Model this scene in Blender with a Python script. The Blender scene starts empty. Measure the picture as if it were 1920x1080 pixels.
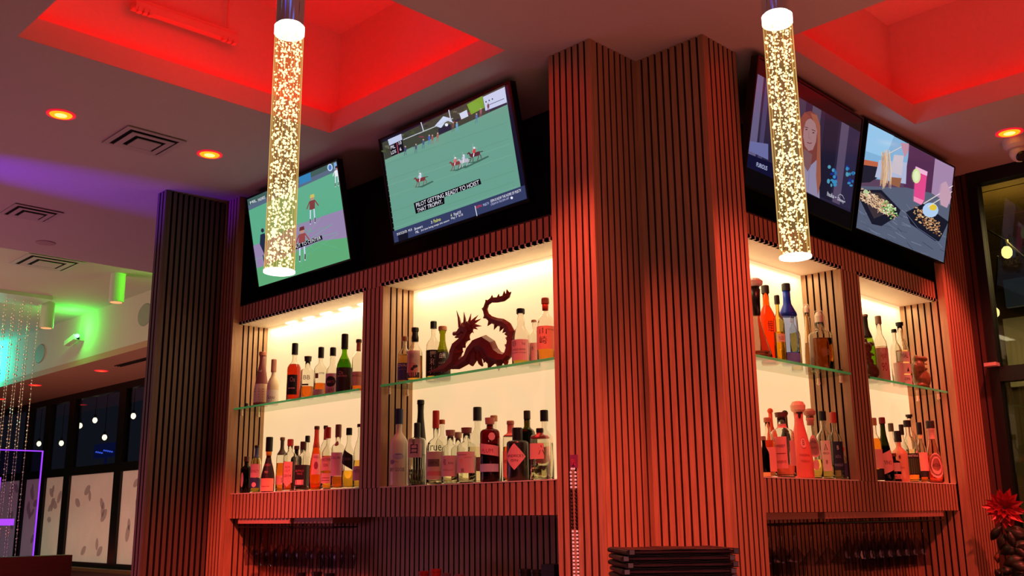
import bpy, bmesh, math, random
from mathutils import Vector, Matrix
random.seed(7)
PI = math.pi
sc = bpy.context.scene
COL = sc.collection
V = Vector

# ------------------------------------------------------------------ camera
# camera frame solved from the vanishing points of the room: X runs along the right bar wall, Y along the left one
FPX = 1861.9
EYE = V((0, 0, 1.40))
_x = V((1910, 405, FPX)).normalized()
_y = V((-1910, 448, FPX)).normalized()
_z = _x.cross(_y)
def c2w(v):
    return V((_x.dot(v), _y.dot(v), _z.dot(v)))
cam_d = bpy.data.cameras.new('camera'); cam = bpy.data.objects.new('camera', cam_d); COL.objects.link(cam)
cam_d.sensor_width = 36; cam_d.lens = 36 * FPX / 1920; cam_d.clip_start = .05; cam_d.clip_end = 100
r_, u_, b_ = c2w(V((1, 0, 0))), c2w(V((0, -1, 0))), c2w(V((0, 0, -1)))
cam.matrix_world = Matrix(((r_.x, u_.x, b_.x, EYE.x), (r_.y, u_.y, b_.y, EYE.y), (r_.z, u_.z, b_.z, EYE.z), (0, 0, 0, 1)))
sc.camera = cam
def ray(px, py):
    return c2w(V(((px - 960) / FPX, (py - 540) / FPX, 1)))
def hit(px, py, ax, val):
    d = ray(px, py); return EYE + d * ((val - EYE[ax]) / d[ax])
def depth(p):
    d = p - EYE; return _x.z * d.x + _y.z * d.y + _z.z * d.z

# ------------------------------------------------------------------ world, exposure
w = bpy.data.worlds.new('world'); sc.world = w; w.use_nodes = True
w.node_tree.nodes['Background'].inputs[0].default_value = (.010, .012, .02, 1)
w.node_tree.nodes['Background'].inputs[1].default_value = 1
sc.view_settings.view_transform = 'Standard'; sc.view_settings.look = 'None'
sc.view_settings.exposure = 0; sc.view_settings.gamma = 1; sc.view_settings.use_curve_mapping = False
sc.cycles.max_bounces = 12; sc.cycles.transmission_bounces = 12; sc.cycles.transparent_max_bounces = 16
sc.cycles.sample_clamp_indirect = 4

# ------------------------------------------------------------------ room lights (added unseen fills and floods, wall washers)
def lamp(name, kind, loc, color, power, size=.1, size_y=None, aim=None, spot=None, blend=.5, parent=None, spread=None):
    l = bpy.data.lights.new(name, kind); l.color = color; l.energy = power
    if kind == 'AREA':
        l.size = size
        if size_y: l.shape = 'RECTANGLE'; l.size_y = size_y
        if spread: l.spread = math.radians(spread)
    elif kind == 'SPOT':
        l.spot_size = math.radians(spot); l.spot_blend = blend; l.shadow_soft_size = size
    else: l.shadow_soft_size = size
    o = bpy.data.objects.new(name, l); COL.objects.link(o); o.location = loc
    if aim is not None: o.rotation_euler = (V(aim) - V(loc)).to_track_quat('-Z', 'Y').to_euler()
    if parent: o.parent = parent
    return o
RED = (1, .035, .02); CORAL = (1, .112, .080); PINK = (1, .42, .45)
HC = 3.02
lamp('room_fill_light', 'AREA', (-.6, -.8, 2.9), (.5, .5, .8), 8, 2.5, 2.5, aim=(-.6, -.8, 0))  # this and the next four: unseen area fills added to brighten ceiling and walls
lamp('room_fill_light', 'AREA', (1.2, .7, .9), (1, .28, .27), 10.5, 1.6, 1.6, aim=(1.25, .7, 3))
lamp('room_fill_light', 'AREA', (3.4, .2, .9), (1, .20, .12), 14, 1.2, 1.2, aim=(3.7, .4, 3))
lamp('room_fill_light', 'AREA', (.5, 6.0, .9), (1, .32, .55), 21, 1.8, 2.4, aim=(.8, 5.2, 3))
lamp('room_fill_light', 'AREA', (1.4, 9.5, 1.0), (1, .62, .48), 80, 2, 6, aim=(3.2, 9.5, 2.4))
lamp('purple_wall_washer', 'SPOT', (-.4, 4.95, 2.55), (.13, .004, 1), 420, .02, aim=(2.2, 4.78, 3.06), spot=17, blend=1)
for bx_, by_, bw_, bc_, bp_ in ((.52, .90, .26, (.01, .22, 1), .16), (.14, 1.40, .22, (.02, .08, 1), .10), (.30, 1.12, .10, (.0, .5, .7), .03), (.12, 1.98, .16, (.05, .3, .5), .03),
                                (.93, .50, .26, (.01, .22, 1), .16), (.80, 1.10, .22, (.02, .08, 1), .10), (1.20, .20, .12, (.0, .5, .5), .04)):
    lamp('blue_streak_light', 'AREA', (bx_, by_, 3.0), bc_, bp_, bw_, bw_, aim=(bx_, by_, 0))  # added panels, placed to mirror as blue streaks in the chrome sleeves
lamp('red_wall_washer', 'SPOT', (1.95, 1.98, 2.98), CORAL, 100, .04, aim=(2.40, 2.14, 1.2), spot=66, blend=.8)
lamp('red_wall_washer', 'SPOT', (2.80, 1.20, 2.98), CORAL, 115, .04, aim=(2.86, 1.66, 1.0), spot=66, blend=.8)
lamp('red_fill_spot', 'SPOT', (1.2, 4.25, 2.95), CORAL, 90, .05, aim=(2.50, 4.40, .8), spot=30, blend=1)  # this and the three below: floods added to redden lower columns and rails
lamp('soffit_fill_light', 'AREA', (4.45, 10, .9), (1, .12, .09), 7, .3, 6, aim=(4.45, 10, 3))  # unseen fill added below the soffit to warm its colour
lamp('red_fill_spot', 'SPOT', (1.1, .8, 2.95), CORAL, 275, .05, aim=(2.55, 2.0, .95), spot=36, blend=1)
lamp('red_fill_spot', 'SPOT', (3.3, .35, 2.95), CORAL, 175, .05, aim=(4.72, 1.75, 1.15), spot=40, blend=1)
lamp('red_fill_spot', 'SPOT', (1.25, 3.1, 2.95), CORAL, 470, .05, aim=(2.5, 4.25, .78), spot=36, blend=1)

# ------------------------------------------------------------------ materials
def s2l(c):
    return tuple((x / 255 / 12.92 if x <= 10 else ((x / 255 + .055) / 1.055) ** 2.4) for x in c)
_M = {}
def mat(name, rgb=(200, 200, 200), rough=.5, metal=0, emit=None, es=1, noise=0, nscale=20, trans=0, ior=1.45, stretch=(1, 1, 1), bump=0, spec=.5, coat=0):
    if name in _M: return _M[name]
    m = bpy.data.materials.new(name); m.use_nodes = True; nt = m.node_tree; b = nt.nodes['Principled BSDF']
    c = s2l(rgb)
    b.inputs['Base Color'].default_value = (*c, 1); b.inputs['Roughness'].default_value = rough; b.inputs['Metallic'].default_value = metal
    b.inputs['Transmission Weight'].default_value = trans; b.inputs['IOR'].default_value = ior
    b.inputs['Specular IOR Level'].default_value = spec; b.inputs['Coat Weight'].default_value = coat
    if emit: b.inputs['Emission Color'].default_value = (*s2l(emit), 1); b.inputs['Emission Strength'].default_value = es
    if noise or bump:
        tc = nt.nodes.new('ShaderNodeTexCoord'); mp = nt.nodes.new('ShaderNodeMapping'); mp.inputs['Scale'].default_value = stretch
        n = nt.nodes.new('ShaderNodeTexNoise'); n.inputs['Scale'].default_value = nscale; n.inputs['Detail'].default_value = 5
        nt.links.new(tc.outputs['Object'], mp.inputs[0]); nt.links.new(mp.outputs[0], n.inputs['Vector'])
        if noise:
            rp = nt.nodes.new('ShaderNodeMapRange'); rp.inputs[1].default_value = .3; rp.inputs[2].default_value = .7
            rp.inputs[3].default_value = 1 - noise; rp.inputs[4].default_value = 1 + noise
            mx = nt.nodes.new('ShaderNodeVectorMath'); mx.operation = 'SCALE'; mx.inputs[0].default_value = c
            nt.links.new(n.outputs['Fac'], rp.inputs[0]); nt.links.new(rp.outputs[0], mx.inputs['Scale']); nt.links.new(mx.outputs[0], b.inputs['Base Color'])
        if bump:
            bp = nt.nodes.new('ShaderNodeBump'); bp.inputs['Strength'].default_value = bump; bp.inputs['Distance'].default_value = .01
            nt.links.new(n.outputs['Fac'], bp.inputs['Height']); nt.links.new(bp.outputs[0], b.inputs['Normal'])
    _M[name] = m; return m
def glow(name, rgb, s=1):
    if name in _M: return _M[name]
    m = bpy.data.materials.new(name); m.use_nodes = True; nt = m.node_tree; nt.nodes.remove(nt.nodes['Principled BSDF'])
    e = nt.nodes.new('ShaderNodeEmission'); e.inputs[0].default_value = (*s2l(rgb), 1); e.inputs[1].default_value = s
    nt.links.new(e.outputs[0], nt.nodes['Material Output'].inputs[0]); _M[name] = m; return m
def clear(name, tint=(235, 245, 240), refl=1.45, rough=.02, haze=None, hz=.1):
    """thin pane: transparent with a fresnel reflection, shadow rays pass"""
    if name in _M: return _M[name]
    m = bpy.data.materials.new(name); m.use_nodes = True; nt = m.node_tree; nt.nodes.remove(nt.nodes['Principled BSDF'])
    t = nt.nodes.new('ShaderNodeBsdfTransparent'); t.inputs[0].default_value = (*s2l(tint), 1)
    g = nt.nodes.new('ShaderNodeBsdfGlossy'); g.inputs['Roughness'].default_value = rough
    f0 = nt.nodes.new('ShaderNodeFresnel'); f0.inputs[0].default_value = refl; ge = nt.nodes.new('ShaderNodeNewGeometry'); sb = nt.nodes.new('ShaderNodeMath'); sb.operation = 'SUBTRACT'; sb.inputs[0].default_value = 1; nt.links.new(ge.outputs['Backfacing'], sb.inputs[1])
    f = nt.nodes.new('ShaderNodeMath'); f.operation = 'MULTIPLY'; nt.links.new(f0.outputs[0], f.inputs[0]); nt.links.new(sb.outputs[0], f.inputs[1])
    mx = nt.nodes.new('ShaderNodeMixShader'); out = mx
    nt.links.new(f.outputs[0], mx.inputs[0]); nt.links.new(t.outputs[0], mx.inputs[1]); nt.links.new(g.outputs[0], mx.inputs[2])
    if haze:
        e = nt.nodes.new('ShaderNodeEmission'); e.inputs[0].default_value = (*s2l(haze), 1); m2 = nt.nodes.new('ShaderNodeMixShader')
        m2.inputs[0].default_value = hz; nt.links.new(mx.outputs[0], m2.inputs[1]); nt.links.new(e.outputs[0], m2.inputs[2]); out = m2
    nt.links.new(out.outputs[0], nt.nodes['Material Output'].inputs[0]); _M[name] = m; return m
def attr_mat(name, emissive=0, rough=.5):
    """surface coloured by the mesh's own colour attribute (printed labels, screen pictures)"""
    if name in _M: return _M[name]
    m = bpy.data.materials.new(name); m.use_nodes = True; nt = m.node_tree; b = nt.nodes['Principled BSDF']
    a = nt.nodes.new('ShaderNodeVertexColor'); a.layer_name = 'Col'
    b.inputs['Roughness'].default_value = rough
    if emissive:
        b.inputs['Base Color'].default_value = (.004, .004, .004, 1)
        nt.links.new(a.outputs[0], b.inputs['Emission Color']); b.inputs['Emission Strength'].default_value = emissive
    else: nt.links.new(a.outputs[0], b.inputs['Base Color'])
    _M[name] = m; return m

WOOD = mat('oak_slats', (182, 138, 104), .45, noise=.16, nscale=9, stretch=(14, 14, 1))
WOODD = mat('walnut_board', (122, 74, 48), .45, noise=.15, nscale=8, stretch=(3, 3, 12))
CORE = mat('slat_core', (74, 46, 36), .9)
FELT = mat('black_felt', (11, 8, 8), .95)
PAINT = mat('ceiling_paint', (206, 190, 182), .85, noise=.02, nscale=60)
DARKP = mat('dark_paint', (22, 18, 18), .85)
LINING = mat('niche_lining', (238, 222, 204), .6)
PANEL = mat('backlit_panel', (245, 235, 215), .7, emit=(250, 213, 158), es=.84)
BLACK = mat('black_plastic', (12, 12, 14), .3)
BLACKM = mat('black_metal', (14, 14, 15), .4, metal=0)
CHROME = mat('chrome', (225, 228, 235), .08, metal=1)
STEEL = mat('steel', (170, 170, 172), .3, metal=1)
LED = glow('led_strip', (255, 244, 214), 3.2)
SHELFG = clear('shelf_glass', (226, 240, 232), 1.5)
EDGEG = clear('shelf_glass_edge', (190, 240, 215), 1.2)
nt = EDGEG.node_tree; tr = nt.nodes.new('ShaderNodeBsdfTranslucent'); tr.inputs[0].default_value = (.30, .92, .62, 1); df = nt.nodes.new('ShaderNodeBsdfDiffuse'); df.inputs[0].default_value = (.30, .80, .55, 1)
m1, m2 = nt.nodes.new('ShaderNodeMixShader'), nt.nodes.new('ShaderNodeMixShader'); m1.inputs[0].default_value = .35; m2.inputs[0].default_value = .7
nt.links.new(tr.outputs[0], m1.inputs[1]); nt.links.new(df.outputs[0], m1.inputs[2]); nt.links.new([n for n in nt.nodes if n.type == 'MIX_SHADER' and n not in (m1, m2)][0].outputs[0], m2.inputs[1]); nt.links.new(m1.outputs[0], m2.inputs[2]); nt.links.new(m2.outputs[0], nt.nodes['Material Output'].inputs[0])
SCREEN = attr_mat('screen_picture', 1.0, .12)
LABELM = attr_mat('printed_label', 0, .55)
DRAGM = mat('carved_dark_red', (128, 44, 34), .5, noise=.12, nscale=8)

# ------------------------------------------------------------------ mesh helpers
def link(name, bm, mats, parent=None, smooth=False, col=False):
    me = bpy.data.meshes.new(name); bm.normal_update(); bm.to_mesh(me); bm.free()
    if not isinstance(mats, (list, tuple)): mats = [mats]
    for m in mats: me.materials.append(m)
    if smooth:
        for p in me.polygons: p.use_smooth = True
    o = bpy.data.objects.new(name, me); COL.objects.link(o)
    if parent: o.parent = parent; o.matrix_parent_inverse = parent.matrix_basis.inverted()
    return o
def tag(o, label=None, cat=None, group=None, kind=None):
    if label: o['label'] = label
    if cat: o['category'] = cat
    if group: o['group'] = group
    if kind: o['kind'] = kind
    return o
def thing(name, loc, label, cat, group=None):
    o = bpy.data.objects.new(name, None); COL.objects.link(o); o.location = loc; o.empty_display_size = .05
    return tag(o, label, cat, group)
def box(bm, x0, x1, y0, y1, z0, z1, mi=0):
    vs = [bm.verts.new((x, y, z)) for x in (x0, x1) for y in (y0, y1) for z in (z0, z1)]
    for f in ((0, 1, 3, 2), (4, 6, 7, 5), (0, 4, 5, 1), (2, 3, 7, 6), (0, 2, 6, 4), (1, 5, 7, 3)):
        fc = bm.faces.new([vs[i] for i in f]); fc.material_index = mi
    return vs
def obox(bm, c, ax, ay, az, mi=0):
    """box from centre and three half-axis vectors"""
    vs = [bm.verts.new(c + ax * i + ay * j + az * k) for i in (-1, 1) for j in (-1, 1) for k in (-1, 1)]
    out = []
    for f in ((0, 1, 3, 2), (4, 6, 7, 5), (0, 4, 5, 1), (2, 3, 7, 6), (0, 2, 6, 4), (1, 5, 7, 3)):
        fc = bm.faces.new([vs[i] for i in f]); fc.material_index = mi; out.append(fc)
    return out
def tube(bm, pts, r, n=8, mi=0, cap=True):
    pts = [V(p) for p in pts]; rings = []
    rr = r if isinstance(r, (list, tuple)) else [r] * len(pts)
    for i, p in enumerate(pts):
        d = (pts[min(i + 1, len(pts) - 1)] - pts[max(i - 1, 0)]).normalized()
        a = d.cross(V((0, 0, 1))) if abs(d.z) < .95 else d.cross(V((1, 0, 0)))
        a.normalize(); b = d.cross(a)
        rings.append([bm.verts.new(p + (a * math.cos(2 * PI * k / n) + b * math.sin(2 * PI * k / n)) * rr[i]) for k in range(n)])
    for i in range(len(rings) - 1):
        for k in range(n):
            f = bm.faces.new((rings[i][k], rings[i][(k + 1) % n], rings[i + 1][(k + 1) % n], rings[i + 1][k])); f.material_index = mi
    if cap:
        for rg in (rings[0][::-1], rings[-1]):
            f = bm.faces.new(rg); f.material_index = mi
def lathe(bm, prof, n=24, c=V((0, 0, 0)), mi=0, se=None, rot=0, sub=1):
    """prof: list of (r, z); se: superellipse exponent for square bottles"""
    rings = []
    for r, z in prof:
        ring = []
        for k in range(n):
            t = 2 * PI * k / n; rr = r * (sec(t, se) if se else 1)
            ring.append(bm.verts.new(c + V((rr * math.cos(t + rot), rr * math.sin(t + rot), z))))
        rings.append(ring)
    for i in range(len(rings) - 1):
        for k in range(n):
            f = bm.faces.new((rings[i][k], rings[i][(k + 1) % n], rings[i + 1][(k + 1) % n], rings[i + 1][k])); f.material_index = mi
    for rg in (rings[0][::-1], rings[-1]):
        f = bm.faces.new(rg); f.material_index = mi
def sec(t, p):
    return (abs(math.cos(t)) ** p + abs(math.sin(t)) ** p) ** (-1 / p)
def ball(bm, c, r, sub=1, scale=(1, 1, 1), mi=0):
    g = bmesh.ops.create_icosphere(bm, subdivisions=sub, radius=r)
    for v in g['verts']:
        v.co = V((v.co.x * scale[0], v.co.y * scale[1], v.co.z * scale[2])) + V(c)
    if mi:
        for v in g['verts']:
            for f in v.link_faces: f.material_index = mi
def slats(bm, p0, p1, z0, z1, nrm, pitch=.0305, gap=.0082, d=.013, back=True):
    """vertical slats whose fronts lie on the line p0-p1 (xy); felt backing behind"""
    p0, p1, nrm = V((*p0, 0)), V((*p1, 0)), V((*nrm, 0))
    L = (p1 - p0).length; t = (p1 - p0) / L; n = max(1, round((L + gap) / pitch)); pt = (L + gap) / n; sw = pt - gap
    for i in range(n):
        c = p0 + t * (i * pt + sw / 2) - nrm * d / 2; c.z = (z0 + z1) / 2
        fs = obox(bm, c, t * sw / 2, nrm * d / 2, V((0, 0, (z1 - z0) / 2)), 0)      # the sides inside the grooves are bare brown core, only the face is veneer
        if i > 0: fs[0].material_index = 2
        if i < n - 1: fs[1].material_index = 2
    if back:
        c = (p0 + p1) / 2 - nrm * (d + .004); c.z = (z0 + z1) / 2
        obox(bm, c, t * (L / 2 - .002), nrm * .004, V((0, 0, (z1 - z0) / 2 - .0005)), 1)
_txt = {}
def text_mesh(s, font=None):
    """(verts2d, faces) of a string set in the built-in font, normalised to unit width; also its height"""
    if s in _txt: return _txt[s]
    cu = bpy.data.curves.new('t', 'FONT'); cu.body = s; cu.resolution_u = 3
    o = bpy.data.objects.new('t', cu); COL.objects.link(o); bpy.context.view_layer.update()
    ev = o.evaluated_get(bpy.context.evaluated_depsgraph_get()); me = ev.to_mesh()
    vs = [(v.co.x, v.co.y) for v in me.vertices]; fs = [tuple(p.vertices) for p in me.polygons]
    ev.to_mesh_clear(); bpy.data.objects.remove(o); bpy.data.curves.remove(cu)
    if not vs: _txt[s] = ([], [], 1); return _txt[s]
    x0 = min(v[0] for v in vs); x1 = max(v[0] for v in vs); y0 = min(v[1] for v in vs); y1 = max(v[1] for v in vs)
    _txt[s] = ([((x - x0) / (x1 - x0), (y - y0) / (y1 - y0)) for x, y in vs], fs, (y1 - y0) / (x1 - x0)); return _txt[s]
class Painter:
    """flat coloured shapes laid on a surface given by fn(a, b, lift) -> point"""
    def __init__(s, fn, step=.00025): s.bm = bmesh.new(); s.cl = s.bm.loops.layers.color.new('Col'); s.fn = fn; s.k = 0; s.step = step; s.dim = 1; s.inc = 1
    def face(s, pts, rgb, lift):
        vs = [s.bm.verts.new(s.fn(a, b, lift)) for a, b in pts]
        try: f = s.bm.faces.new(vs)
        except ValueError: return
        c = [x / 255 * s.dim for x in rgb]
        for l in f.loops: l[s.cl] = (*c, 1)
    def poly(s, pts, rgb, up=None):
        if up is None: s.k += s.inc
        s.face(pts, rgb, s.k * s.step)
    def rect(s, a0, b0, a1, b1, rgb, cols=1):
        s.k += s.inc
        for i in range(cols):
            x0 = a0 + (a1 - a0) * i / cols; x1 = a0 + (a1 - a0) * (i + 1) / cols
            s.face([(x0, b0), (x1, b0), (x1, b1), (x0, b1)], rgb, s.k * s.step)
    def ell(s, a, b, ra, rb, rgb, n=14):
        s.k += s.inc; s.face([(a + ra * math.cos(2 * PI * i / n), b + rb * math.sin(2 * PI * i / n)) for i in range(n)], rgb, s.k * s.step)
    def line(s, pts, wd, rgb):
        s.k += s.inc
        for (x0, y0), (x1, y1) in zip(pts, pts[1:]):
            L = math.hypot(x1 - x0, y1 - y0) or 1; nx, ny = -(y1 - y0) / L * wd / 2, (x1 - x0) / L * wd / 2
            s.face([(x0 - nx, y0 - ny), (x1 - nx, y1 - ny), (x1 + nx, y1 + ny), (x0 + nx, y0 + ny)], rgb, s.k * s.step)
    def text(s, st, P0, P1, P3, rgb):
        """P0 lower left, P1 lower right, P3 upper left of the text box"""
        s.k += s.inc; vs, fs, _ = text_mesh(st)
        def m(v): return (P0[0] + (P1[0] - P0[0]) * v[0] + (P3[0] - P0[0]) * v[1], P0[1] + (P1[1] - P0[1]) * v[0] + (P3[1] - P0[1]) * v[1])
        nv = [s.bm.verts.new(s.fn(*m(v), s.k * s.step)) for v in vs]; c = [x / 255 for x in rgb]
        for f in fs:
            try: fc = s.bm.faces.new([nv[i] for i in f])
            except ValueError: continue
            for l in fc.loops: l[s.cl] = (*c, 1)
    def done(s, name, m, parent):
        # make every face look along the surface's outward side is not needed: the materials are two sided
        me = bpy.data.meshes.new(name); s.bm.to_mesh(me); s.bm.free(); me.materials.append(m)
        o = bpy.data.objects.new(name, me); COL.objects.link(o)
        if parent: o.parent = parent; o.matrix_parent_inverse = parent.matrix_basis.inverted()
        return o
def struct(name, bm, mats, label=None): return tag(link(name, bm, mats), label, None, None, 'structure')

# ================================================================== THE ROOM SHELL
XW = 4.90                                   # plane of the outside windows
bm = bmesh.new(); box(bm, -4, XW, -4, 17, -.1, 0); struct('floor', bm, mat('floor_tile', (70, 58, 54), .4, noise=.1, nscale=4))
T1 = (1.02, 2.305, 2.32, 3.40); T2 = (2.95, 4.067, .31, 1.598)   # cove openings x0,x1,y0,y1
bm = bmesh.new()
xs = sorted({-4, T1[0], T1[1], T2[0], T2[1], XW}); ys = sorted({-4, T2[2], T2[3], T1[2], T1[3], 6.3})
for i in range(len(xs) - 1):
    for j in range(len(ys) - 1):
        a, b, c, d = xs[i], xs[i + 1], ys[j], ys[j + 1]
        if any(t[0] <= a and b <= t[1] and t[2] <= c and d <= t[3] for t in (T1, T2)): continue
        f = bm.faces.new([bm.verts.new(p) for p in ((a, c, HC), (a, d, HC), (b, d, HC), (b, c, HC))])
for t in (T1, T2):
    x0, x1, y0, y1 = t; lip = .09; s = .13; top = 3.58; th = .02
    # lip boards round the opening, hidden ledge, upper walls set back, top
    box(bm, x1, x1 + th, y0 - th, y1 + th, HC + .0005, HC + lip); box(bm, x0 - th, x0, y0 - th, y1 + th, HC + .0005, HC + lip)
    box(bm, x0, x1, y1, y1 + th, HC + .0005, HC + lip); box(bm, x0, x1, y0 - th, y0, HC + .0005, HC + lip)
    X0, X1, Y0, Y1 = x0 - s, x1 + s, y0 - s, y1 + s
    q = lambda *p: bm.faces.new([bm.verts.new(v) for v in p])
    q((X0, Y0, top), (X0, Y1, top), (X1, Y1, top), (X1, Y0, top))
    for a, b in (((X0, Y0), (X1, Y0)), ((X1, Y0), (X1, Y1)), ((X1, Y1), (X0, Y1)), ((X0, Y1), (X0, Y0))):
        q((*a, HC + .03), (*b, HC + .03), (*b, top), (*a, top))
    for a, b, c, d in ((X0, x0 - th, Y0, Y1), (x1 + th, X1, Y0, Y1), (x0 - th, x1 + th, Y0, y0 - th), (x0 - th, x1 + th, y1 + th, Y1)):
        q((a, c, HC + .03), (b, c, HC + .03), (b, d, HC + .03), (a, d, HC + .03))
    lamp('cove_fill_light', 'POINT', ((x0 + x1) / 2, (y0 + y1) / 2, 3.27), (1, .003, .004), 7 if x0 < 2 else 5, .15)  # added red fill so the lips and walls glow evenly
    # red led strips lying on the hidden ledge
    zc = HC + .06; P = 1.7 if x0 < 2 else 1.35
    for loc, sx, sy in (((x1 + .07, (y0 + y1) / 2, zc), .03, y1 - y0), ((x0 - .07, (y0 + y1) / 2, zc), .03, y1 - y0),
                        (((x0 + x1) / 2, y1 + .07, zc), x1 - x0, .03), (((x0 + x1) / 2, y0 - .07, zc), x1 - x0, .03)):
        o = lamp('cove_led_light', 'AREA', loc, (1, .003, .004), P, sx, sy); o.rotation_euler = (PI, 0, 0)
struct('ceiling', bm, PAINT)
# raised ceiling of the dining room beyond, soffit over the windows, and the bulkhead between
bm = bmesh.new(); box(bm, -4, 3.98, 6.3, 17, 3.47, 3.55); struct('ceiling', bm, PAINT)
bm = bmesh.new(); box(bm, 3.98, XW + .05, 4.72, 17, 2.94, 3.0); struct('ceiling', bm, mat('soffit_paint', (190, 140, 120), .85))
bm = bmesh.new(); box(bm, 3.98, 4.05, 6.3, 17, 3.0, 3.47); box(bm, -4, 3.98, 6.22, 6.3, HC + .001, 3.47); struct('wall_bulkhead', bm, PAINT)
bm = bmesh.new(); box(bm, -4, XW, 17, 17.1, 0, 3.6); struct('wall_far', bm, mat('far_wall_paint', (90, 62, 55), .8))
bm = bmesh.new(); box(bm, -4.1, -4, -4, 17, 0, 3.6); struct('wall_left', bm, mat('left_wall_paint', (120, 80, 72), .8))
bm = bmesh.new(); box(bm, -4, XW, -4.1, -4, 0, 3.2); struct('wall_back', bm, mat('left_wall_paint'))
bm = bmesh.new(); box(bm, 2.17, XW, 4.70, 4.72, 0, HC); struct('wall_service', bm, DARKP)

# windows of the dining room on the x = 4.9 line (upper panes clear, lower panes frosted with leaves)
FR = mat('window_frame_black', (13, 12, 13), .4)
PANE = clear('dark_window_pane', (215, 215, 220), 1.5, .03)
FROST = mat('frosted_film', (226, 205, 190), .7, emit=(205, 165, 145), es=.20, noise=.08, nscale=3)  # faint emission in film and leaf print stands in for light on them
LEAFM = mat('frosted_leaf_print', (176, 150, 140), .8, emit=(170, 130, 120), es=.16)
bm = bmesh.new(); box(bm, XW - .02, XW + .12, 4.72, 17, 0, .86); struct('wall_window_base', bm, mat('left_wall_paint'))
bm = bmesh.new(); box(bm, XW - .12, XW - .02, 4.75, 16.9, .84, .875); struct('trim_1', bm, WOODD)
edges = [4.75, 6.0, 7.3, 8.6, 9.9, 11.18, 12.62, 13.40, 14.1, 15.5, 17.0]
for n, (a, b) in enumerate(zip(edges, edges[1:])):
    bm = bmesh.new(); h = .09
    box(bm, XW - .02, XW + .05, a, a + h, .875, 2.94); box(bm, XW - .02, XW + .05, b - h, b, .875, 2.94)
    for z0, z1 in ((.875, .93), (1.93, 2.03), (2.86, 2.94)): box(bm, XW - .02, XW + .05, a + h, b - h, z0, z1)
    root = struct('window_%d' % (n + 1), bm, FR)
    bm = bmesh.new(); box(bm, XW + .01, XW + .016, a + h, b - h, 2.03, 2.86); link('pane', bm, PANE, root)
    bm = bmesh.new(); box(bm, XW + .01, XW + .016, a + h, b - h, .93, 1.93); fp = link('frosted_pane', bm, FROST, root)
    bm = bmesh.new(); rr = random.Random(n)
    for k in range(9):
        cy = rr.uniform(a + .2, b - .2); cz = rr.choice((rr.uniform(1.45, 1.85), rr.uniform(1.0, 1.85))); an = rr.uniform(0, PI); sl = rr.uniform(.06, .1)
        pts = [(sl * math.cos(t), sl * .55 * math.sin(t) * abs(math.sin(t)) ** .3) for t in [2 * PI * i / 14 for i in range(14)]]
        vs = [bm.verts.new((XW + .0085, cy + p * math.cos(an) - q2 * math.sin(an), cz + p * math.sin(an) + q2 * math.cos(an))) for p, q2 in pts]
        bm.faces.new(vs)
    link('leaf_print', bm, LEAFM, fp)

# ================================================================== SLATTED COLUMNS
def column(label, walls, top=HC, fill=None, dark=0):
    t = thing('slatted_column', (*walls[0][0], 0), label, 'column')
    bm = bmesh.new()
    for p0, p1, n in walls[dark:]: slats(bm, p0, p1, 0, top - .001, n)
    link('slat_cladding', bm, [WOOD, FELT, CORE], t)
    if dark:  # the first faces get a darker slat colour and wider gaps
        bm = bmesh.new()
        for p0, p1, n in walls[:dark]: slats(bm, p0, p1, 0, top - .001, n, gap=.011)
        link('dark_slat_cladding', bm, [mat('dark_oak_slats', (98, 80, 68), .6, noise=.16, nscale=9, stretch=(14, 14, 1)), FELT, FELT], t)
    if fill:
        bm = bmesh.new()
        for f in fill: box(bm, *f, 0, top - .002)
        link('core', bm, FELT, t)
    return t
CXF = 2.45
column('tall wooden slat column with a notched corner between the two bottle displays',
       [((CXF, 2.245), (CXF, 2.05), (-1, 0)), ((CXF + .012, 2.05), (2.71, 2.05), (0, -1)), ((2.71, 2.05), (2.71, 1.757), (-1, 0)), ((2.722, 1.757), (2.917, 1.757), (0, -1)),
        ((2.917, 1.769), (2.917, 1.80), (1, 0)), ((CXF + .012, 2.245), (2.505, 2.245), (0, 1))],
       fill=[(CXF + .022, 2.6, 2.072, 2.232), (2.732, 2.905, 1.779, 1.93)])
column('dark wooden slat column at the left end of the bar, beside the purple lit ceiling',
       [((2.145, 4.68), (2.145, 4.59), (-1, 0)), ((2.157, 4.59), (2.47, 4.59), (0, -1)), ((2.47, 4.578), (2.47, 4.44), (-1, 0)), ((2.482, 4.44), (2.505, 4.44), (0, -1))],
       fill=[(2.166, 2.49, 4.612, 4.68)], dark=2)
column('red lit wooden slat column at the right end of the bar, beside the dark window',
       [((4.60, 1.79), (4.60, 1.757), (-1, 0)), ((4.612, 1.757), (4.89, 1.757), (0, -1))], fill=[(4.63, 4.88, 1.779, 1.95)])
bm = bmesh.new(); slats(bm, (4.885, 1.755), (4.885, 1.67), 0, HC - .001, (-1, 0)); struct('trim_2', bm, [mat('dark_stained_slats', (70, 42, 34), .5), FELT, CORE])

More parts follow.
